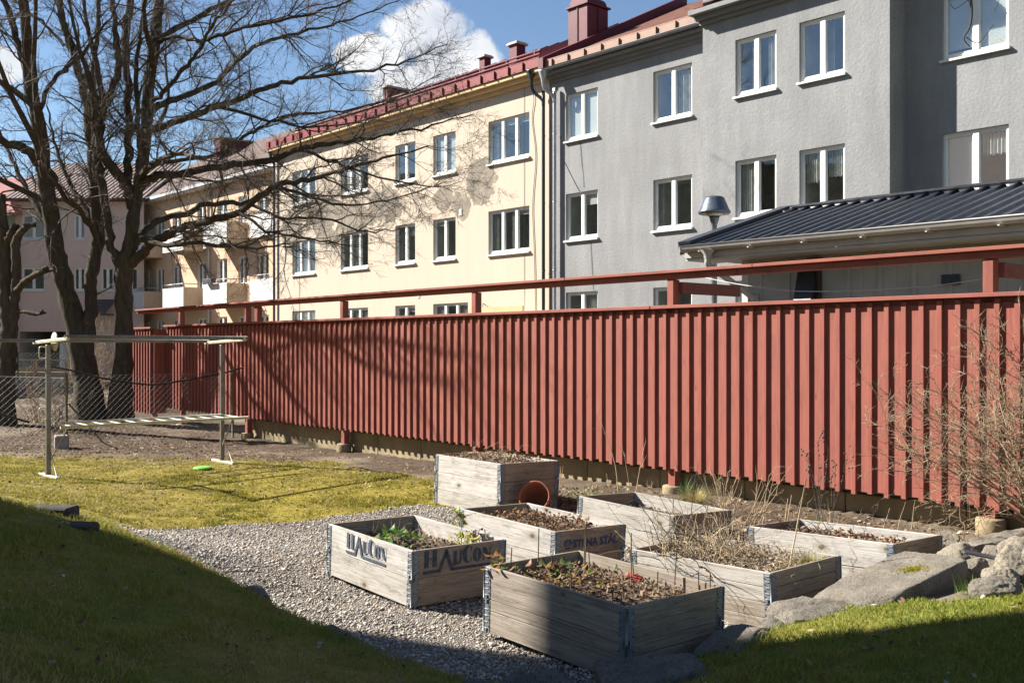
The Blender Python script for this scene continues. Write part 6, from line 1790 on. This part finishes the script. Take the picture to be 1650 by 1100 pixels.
# ground ivy patch behind the tall box
x0, y0 = bed(945, 785, 7.95)
pp = [Vector((x0 + a, y0 + b, H1(x0 + a, y0 + b) + rs_.uniform(.01, .07))) for a, b in zip(rs_.normal(0, .26, 210), rs_.normal(.0, .16, 210))]
leafy('ground_cover_plant', 'low green leafed ground cover beside the tallest box', pp, rs_, .045, [(0, (.07, .11, .03)), (.6, (.20, .25, .09)), (1, (.35, .32, .14))])
x0, y0 = bed(1500, 850, 7.85)
pp = [Vector((x0 + a, y0 + b, H1(x0 + a, y0 + b) + rs_.uniform(.01, .07))) for a, b in zip(rs_.normal(0, .16, 60), rs_.normal(.0, .08, 60))]
leafy('ground_cover_plant', 'small green leaves behind the far end of the right-hand box', pp, rs_, .035, [(0, (.09, .12, .03)), (1, (.30, .32, .10))])

# inside the boxes ---------------------------------------------------------------
wS = PL['stencil'][1]; wF = PL['front'][1]; wB = PL['blue'][1]; wT = PL['tall'][1]; wL = PL['low'][1]; wW = PL['weed'][1]; wR = PL['right'][1]
rb = np.random.default_rng(9)
litter(wS, 900, rb, 'crumbled brown plant remains in the stencilled box', [(0, (.09, .05, .03)), (.5, (.2, .13, .075)), (1, (.34, .24, .15))], (.008, .02), (-.36, .36), (-.56, .56), .03)
litter(wF, 2300, rb, 'thick layer of curled brown leaves in the nearest box', [(0, (.07, .038, .02)), (.4, (.17, .095, .05)), (.75, (.28, .18, .10)), (1, (.38, .265, .16))], (.006, .019), (-.37, .37), (-.57, .57), .07)
litter(wB, 1700, rb, 'orange brown dead leaves in the box with blue stencil', [(0, (.08, .042, .022)), (.5, (.21, .115, .06)), (1, (.36, .235, .135))], (.008, .022), (-.36, .36), (-.5, .5), .055)
litter(wT, 1600, rb, 'pale dry plant remains heaped in the tallest box', [(0, (.14, .09, .05)), (.5, (.32, .22, .13)), (1, (.5, .4, .27))], (.008, .022), (-.36, .36), (-.56, .56), .05)
litter(wL, 420, rb, 'sparse dry scraps on the bare soil of the low box', [(0, (.10, .06, .035)), (.5, (.24, .15, .08)), (1, (.38, .26, .15))], (.008, .02), (-.36, .36), (-.56, .56), .02)
litter(wW, 1800, rb, 'straw litter under the weeds in the narrow-board box', [(0, (.16, .11, .06)), (.5, (.36, .27, .165)), (1, (.52, .43, .30))], (.006, .018), (-.36, .36), (-.56, .56), .05)
litter(wR, 1300, rb, 'red brown dead leaves in the right-hand box', [(0, (.09, .045, .025)), (.5, (.21, .12, .065)), (1, (.38, .27, .17))], (.007, .022), (-.36, .36), (-.5, .56), .04)
# stencilled box plants
c = wS(-.10, .10)
pp = [wS(-.10 + a, .10 + b, rb.uniform(.02, .10)) for a, b in zip(rb.normal(0, .085, 46), rb.normal(0, .13, 46))]
leafy('leafy_plant', 'low clump of dark green leaves in the middle of the stencilled box', pp, rb, .085, GR, 'plant', [[wS(-.10, .10), p] for p in pp[::3]])
pp = [wS(.25 + a, -.27 + b, rb.uniform(.04, .13)) for a, b in zip(rb.normal(0, .05, 26), rb.normal(0, .08, 26))]
leafy('leafy_plant', 'yellow green leaf clump near the right corner of the stencilled box', pp, rb, .06, YG, 'plant', [[wS(.25, -.27), p] for p in pp[::3]])
st_ = [wS(.26, -.25), wS(.265, -.25, .14), wS(.25, -.25, .24), wS(.245, -.24, .31)]
pp = [st_[2] + Vector((rb.normal(0, .035), rb.normal(0, .03), rb.uniform(-.09, .06))) for _ in range(16)]
leafy('leafy_plant', 'tall leafy shoot rising above the right corner of the stencilled box', pp, rb, .06, [(0, (.12, .18, .02)), (1, (.34, .36, .06))], 'plant', [st_] + [[st_[2], p] for p in pp])
st_ = [wS(.33, -.33), wS(.335, -.34, .10), wS(.34, -.37, .19)]
pp = [st_[1] + Vector((rb.normal(0, .03), rb.normal(0, .03), rb.uniform(-.03, .09))) for _ in range(12)]
leafy('leafy_plant', 'withered dark shoot beside the tall leafy one', pp, rb, .05, [(0, (.05, .045, .02)), (1, (.14, .10, .04))], 'plant', [st_] + [[st_[1], p] for p in pp])


def stick(w, lx_, ly_, h, lean, label, group, r=.0042, mat=None, hook=False):
    a = w(lx_, ly_, -.08); b = w(lx_, ly_, h) + Vector((lean[0], lean[1], 0))
    m = MB(); pts = [a, (a + b) / 2 + Vector((random.uniform(-.004, .004), 0, 0)), b]
    if hook: pts = [a, b, b + Vector((.035, -.01, .004))]; m.tube(pts, [r, r, r * .8], 7)
    else: m.tube(pts, [r, r * .95, r * .8], 7)
    return tag(m.build('garden_stick', mat or MAT['stick']), label, 'stick', group)


random.seed(4)
GS = 'thin sticks in the nearest box'
for (a, b, h, l) in ((-.34, .38, .17, 0), (-.30, .48, .24, .005), (-.02, .54, .30, 0), (.02, .16, .34, .0), (.09, .22, .37, .0), (.10, .18, .22, -.02), (.06, .50, .14, 0), (.20, -.06, .33, -.004), (.27, -.02, .19, -.012),
                     (.34, -.28, .27, .012), (.26, -.22, .14, 0), (.36, -.46, .19, -.01), (.37, -.54, .20, -.012), (-.2, -.30, .11, 0), (-.22, .02, .13, 0), (-.26, -.42, .12, 0)):
    stick(wF, a, b, h, (l, 0), 'thin brown stick stuck upright in the nearest box', GS)
stick(wF, .33, -.37, .13, (-.012, 0), 'short stick with a bent tip in the nearest box', GS, hook=True)
stick(wS, .36, -.44, .20, (-.02, 0), 'stick in the right corner of the stencilled box', 'sticks in the stencilled box'); stick(wS, .33, -.40, .12, (-.01, 0), 'shorter stick in the right corner of the stencilled box', 'sticks in the stencilled box')
stick(wS, -.30, .12, .14, (-.05, .04), 'pinkish stick leaning over the far-left part of the stencilled box', 'sticks in the stencilled box', .003, MAT['bushtwig'])
stick(wB, -.365, .12, .14, (.0, 0), 'single pale stick at the left long side of the blue stencil box', 'sticks in the stencilled box', .004, MAT['drystem'])
stick(wW, .02, -.42, .62, (.17, .05), 'long pale cane slanting up out of the weedy box', None, .0055, MAT['drystem'])
stick(wL, -.3, -.5, .24, (.0, 0), 'pale stick at the near end of the low soil box', None, .005, MAT['drystem'])
# front box greenery and packet
pp = [wF(-.36 + a, .54 + b, rb.uniform(.10, .19)) for a, b in zip(rb.normal(0, .03, 26), rb.normal(0, .04, 26))]
leafy('leafy_plant', 'small leafy plant spilling over the left corner of the nearest box', pp, rb, .055, OLD, 'plant', [[wF(-.33, .52), p] for p in pp[::3]])
pp = [wF(-.12 + a, .22 + b, rb.uniform(.02, .14)) for a, b in zip(rb.normal(0, .10, 46), rb.normal(0, .20, 46))]
leafy('leafy_plant', 'half withered green and orange leaves in the nearest box', pp, rb, .06, OLD, 'plant', [[wF(-.12, .22), p] for p in pp[::4]])
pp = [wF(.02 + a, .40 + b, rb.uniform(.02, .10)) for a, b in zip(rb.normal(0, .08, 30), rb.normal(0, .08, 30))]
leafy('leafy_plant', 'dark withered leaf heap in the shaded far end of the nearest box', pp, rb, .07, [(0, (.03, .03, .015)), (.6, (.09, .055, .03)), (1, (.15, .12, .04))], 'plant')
pk = MB(); pk.box(-.05, .05, -.03, .03, -.008, .008, None, 0, None, .005); pk.box(-.02, .045, -.02, .02, .0085, .016, None, 0, None, .003)
o = pk.build('plastic_packet', MAT['red_plastic'], None, tuple(wF(.27, -.02, .05))); o.rotation_euler = (R(38), R(12), R(-20)); tag(o, 'crumpled red plastic packet on the leaves in the nearest box', 'packet')
pp = [wB(-.02 + a, .22 + b, rb.uniform(.03, .10)) for a, b in zip(rb.normal(0, .06, 16), rb.normal(0, .16, 16))]
leafy('leafy_plant', 'few yellow and brown leaves at the far end of the blue stencil box', pp, rb, .045, [(0, (.30, .28, .03)), (.4, (.30, .14, .05)), (1, (.16, .09, .04))], 'plant')
pp = [wB(.20 + a, -.30 + b, rb.uniform(.03, .11)) for a, b in zip(rb.normal(0, .06, 18), rb.normal(0, .07, 18))]
leafy('leafy_plant', 'curled brown plant near the lettered end of the blue stencil box', pp, rb, .055, [(0, (.10, .09, .03)), (.5, (.26, .15, .07)), (1, (.40, .27, .14))], 'plant')
pp = [wL(-.25 + a, .25 + b, rb.uniform(.02, .06)) for a, b in zip(rb.normal(0, .05, 14), rb.normal(0, .05, 14))]
leafy('leafy_plant', 'tiny dark red shoots in the low soil box', pp, rb, .03, [(0, (.25, .03, .03)), (1, (.38, .07, .05))], 'plant')
# tangle of weeds over the narrow-board box
def tangle(name, label, w, n, rng, xr, yr, h, mat, r=.003, flop=.8, up=-.25, lvl=0, br=3.0):
    c = w(sum(xr) / 2, sum(yr) / 2); t = thing(name, label, 'dry plant', tuple(c)); T = Tubes(); c = np.array(c)
    for i in range(n):
        p = np.array(w(rng.uniform(*xr), rng.uniform(*yr), -.01)) - c; a = rng.uniform(0, 6.28)
        d = np.array([math.cos(a) * flop, math.sin(a) * flop, rng.uniform(.4, 1.2)])
        Q, qr = shoot(p, d, h * rng.uniform(.35, 1.15), r * rng.uniform(.6, 1.5), rng, 8, .26, up, .4); T.add(Q, qr, 4)
        if br: ramify(T, Q, qr, rng, lvl, br, (.05, .18), (.4, 1.1), -.1, {1: 3, 0: 3}, r * .6, .2)
    T.build('stems', mat, t); return t


tangle('dry_weeds', 'tangled tan weed stems filling the far half of the narrow-board box', wW, 190, rb, (-.36, .34), (-.05, .56), .46, MAT['drystem'], .0032, .8, -.5)
tangle('dry_weeds', 'grey brown bramble stems arching out of the weedy box towards the fence', wW, 80, rb, (-.36, .36), (.15, .58), .66, MAT['twig'], .0035, .7, -.7)
tangle('dry_weeds', 'short straw stubble in the near half of the narrow-board box', wW, 130, rb, (-.3, .34), (-.52, .1), .18, MAT['drystem'], .0024, .7, -.2, 0, 2)
p = wW(.25, -.46); tuft('grass_tuft', 'green and straw grass at the near corner of the weedy box', p.x, p.y, 160, .15, [(0, (.12, .19, .03)), (.5, (.32, .33, .10)), (1, (.5, .42, .2))], rb, .7, .003, 'grass tuft', .12, p.z)
tangle('dry_weeds', 'dark dry stems at the far end of the right-hand box', wR, 30, rb, (-.25, .3), (.05, .5), .30, MAT['twig'], .0028, .8, -.4)
tangle('dry_weeds', 'pale dry stems lying across the tallest box', wT, 40, rb, (-.33, .33), (-.5, .5), .24, MAT['drystem'], .0028, 1.2, -.6)
tangle('dry_weeds', 'few fine dead stems in the stencilled box', wS, 22, rb, (-.1, .3), (-.1, .5), .20, MAT['drystem'], .0018, .6, -.2)
x0, y0 = bed(1255, 800, 7.6)
def wbed(lx_, ly_, dz=0.0):
    p = FD * (s_on(1245, 7.6, 40.8) + lx_) + FN * (7.65 + ly_); return Vector((p.x, p.y, H1(p.x, p.y) + dz))
tangle('dry_weeds', 'matted grey weeds between the low soil box and the right-hand box', wbed, 90, rb, (-.55, .45), (-.25, .35), .28, MAT['drystem'], .0026, .9, -.5)
def wbed2(lx_, ly_, dz=0.0):
    p = FD * (s_on(1130, 8.1, 40.8) + lx_) + FN * (8.15 + ly_); return Vector((p.x, p.y, H1(p.x, p.y) + dz))
tangle('dry_weeds', 'low dead weeds along the plinth behind the low soil box', wbed2, 70, rb, (-1.2, .9), (-.35, .25), .22, MAT['drystem'], .0022, .8, -.3)
def wbed3(lx_, ly_, dz=0.0):
    p = FD * (s_on(1420, 7.95, 40.8) + lx_) + FN * (8.05 + ly_); return Vector((p.x, p.y, H1(p.x, p.y) + dz))
tangle('dry_weeds', 'low dead weeds along the plinth behind the right-hand box', wbed3, 80, rb, (-1.1, .9), (-.35, .3), .26, MAT['drystem'], .0022, .8, -.3)
tangle('dry_weeds', 'dark brown brambles between the plinth and the right-hand box', wbed3, 30, rb, (-1.1, .9), (-.3, .2), .5, MAT['bushtwig'], .003, .8, -.5)
# clump of brown leaves wedged between two boxes
p = wB(.47, -.42); pp = [Vector((p.x + rb.normal(0, .03), p.y + rb.normal(0, .04), rb.uniform(.02, .30))) for _ in range(40)]
leafy('dead_plant', 'brown crumpled plant squeezed between the blue stencil box and the weedy box', pp, rb, .06, [(0, (.13, .07, .04)), (.6, (.30, .18, .10)), (1, (.42, .28, .16))], 'dead plant', None, None, .9)
# twig of a tree overhead, top right
rr_ = np.random.default_rng(2)
tb_ = thing('overhanging_branch', 'bare twig hanging into the upper right corner before the grey wall', 'branch', tuple(at(1562, -420, 5.2)))
o = np.array(at(1562, -420, 5.2)); T = Tubes()
mainb = spline(np.array([(*at(*q),) for q in ((1640, -900, 6.0), (1590, -600, 5.4), (1562, -420, 5.2), (1578, -200, 5.2), (1560, -60, 5.2), (1566, 15, 5.2), (1562, 45, 5.2), (1553, 62, 5.2), (1563, 76, 5.2))]), 5) - o
T.add(mainb, np.linspace(.014, .0022, len(mainb)), 6)
for q in (((1566, -5, 5.2), (1550, 8, 5.18), (1538, 14, 5.15), (1530, 5, 5.13)), ((1556, 60, 5.2), (1575, 70, 5.2), (1590, 55, 5.2), (1601, 40, 5.2)), ((1566, 20, 5.2), (1560, 0, 5.2), (1545, -30, 5.2)), ((1590, -60, 5.2), (1610, -10, 5.2), (1602, 20, 5.2))):
    Q = spline(np.array([tuple(at(*k)) for k in q]), 4) - o; T.add(Q, np.linspace(.0026, .0013, len(Q)), 5)
T.build('twig', MAT['twig'], tb_)
# ------------------------------------------------------------------ camera, sun, sky
cam = bpy.data.cameras.new('camera'); co_ = bpy.data.objects.new('camera', cam); COL.objects.link(co_)
co_.location = CAM; co_.rotation_euler = (math.pi / 2, 0, 0)
cam.sensor_width = 36.0; cam.lens = 36.0 * F / 1650; cam.shift_y = (HY - 550) / 1650; cam.clip_end = 3000; cam.clip_start = .05
scene.camera = co_
EL, AZ = 36.0, -16.5     # light travels along (cos az, sin az)
L = Vector((math.cos(R(AZ)) * math.cos(R(EL)), math.sin(R(AZ)) * math.cos(R(EL)), -math.sin(R(EL))))
sun = bpy.data.lights.new('sun', 'SUN'); sun.energy = 5.0; sun.angle = R(.53); sun.color = (1.0, .955, .885)
so_ = bpy.data.objects.new('sun', sun); COL.objects.link(so_); so_.rotation_euler = L.to_track_quat('-Z', 'Y').to_euler(); so_.location = (-20, 10, 25)
w = bpy.data.worlds.new('World'); scene.world = w; w.use_nodes = True
nt = w.node_tree
for n in list(nt.nodes): nt.nodes.remove(n)
g = NT(nt)
sky = g.n('ShaderNodeTexSky'); sky.sky_type = 'NISHITA'; sky.sun_disc = False; sky.sun_elevation = R(EL)
sd = -L; sky.sun_rotation = math.atan2(sd.x, sd.y); sky.air_density = 1.0; sky.dust_density = .1; sky.ozone_density = 3.0
d = g.n('ShaderNodeTexCoord').outputs['Generated']; sp = g.sep(d)
yy = g.math('MAXIMUM', sp[1], .02); u_ = g.math('DIVIDE', sp[0], yy); v_ = g.math('DIVIDE', sp[2], yy)
pv = g.comb(u_, v_, 0.0)
f1 = g.noise(pv, 11.0, 9, .6, .25); f2 = g.noise(pv, 3.0, 4, .55)
den = None
for (px, py, rx, ry) in ((690, 50, 70, 48), (735, 100, 72, 55), (600, 90, 60, 34), (690, 140, 100, 40), (768, 90, 34, 42), (-10, 105, 75, 38)):
    cx, cy = (px - 825) / F, (HY - py) / F
    a = g.math('DIVIDE', g.math('SUBTRACT', u_, cx), rx / F); b = g.math('DIVIDE', g.math('SUBTRACT', v_, cy), ry / F)
    e = g.math('SUBTRACT', 1.0, g.math('ADD', g.math('MULTIPLY', a, a), g.math('MULTIPLY', b, b)))
    den = e if den is None else g.math('MAXIMUM', den, e)
den = g.math('ADD', g.math('MAXIMUM', den, -3.0), g.math('MULTIPLY', g.math('SUBTRACT', f1, .5), 3.0))
mask = g.math('MULTIPLY', g.mapr(den, -.1, .4, 0, 1, True), g.mapr(sp[1], .02, .1, 0, 1))
cc = g.ramp(g.noise(pv, 7.0, 5, .55), [(.38, (4.9, 5.3, 6.1)), (.54, (7.6, 7.65, 7.7))])
col = g.mix(mask, sky.outputs['Color'], cc)
bg = g.n('ShaderNodeBackground', ins={'Strength': .046}); nt.links.new(col, bg.inputs['Color'])
ow = g.n('ShaderNodeOutputWorld'); nt.links.new(bg.outputs[0], ow.inputs['Surface'])
scene.view_settings.view_transform = 'Standard'; scene.view_settings.look = 'None'; scene.view_settings.exposure = 1.6; scene.view_settings.gamma = 1
scene.cycles.max_bounces = 6; scene.cycles.diffuse_bounces = 3; scene.cycles.glossy_bounces = 3; scene.cycles.transparent_max_bounces = 8
scene.cycles.use_denoising = True
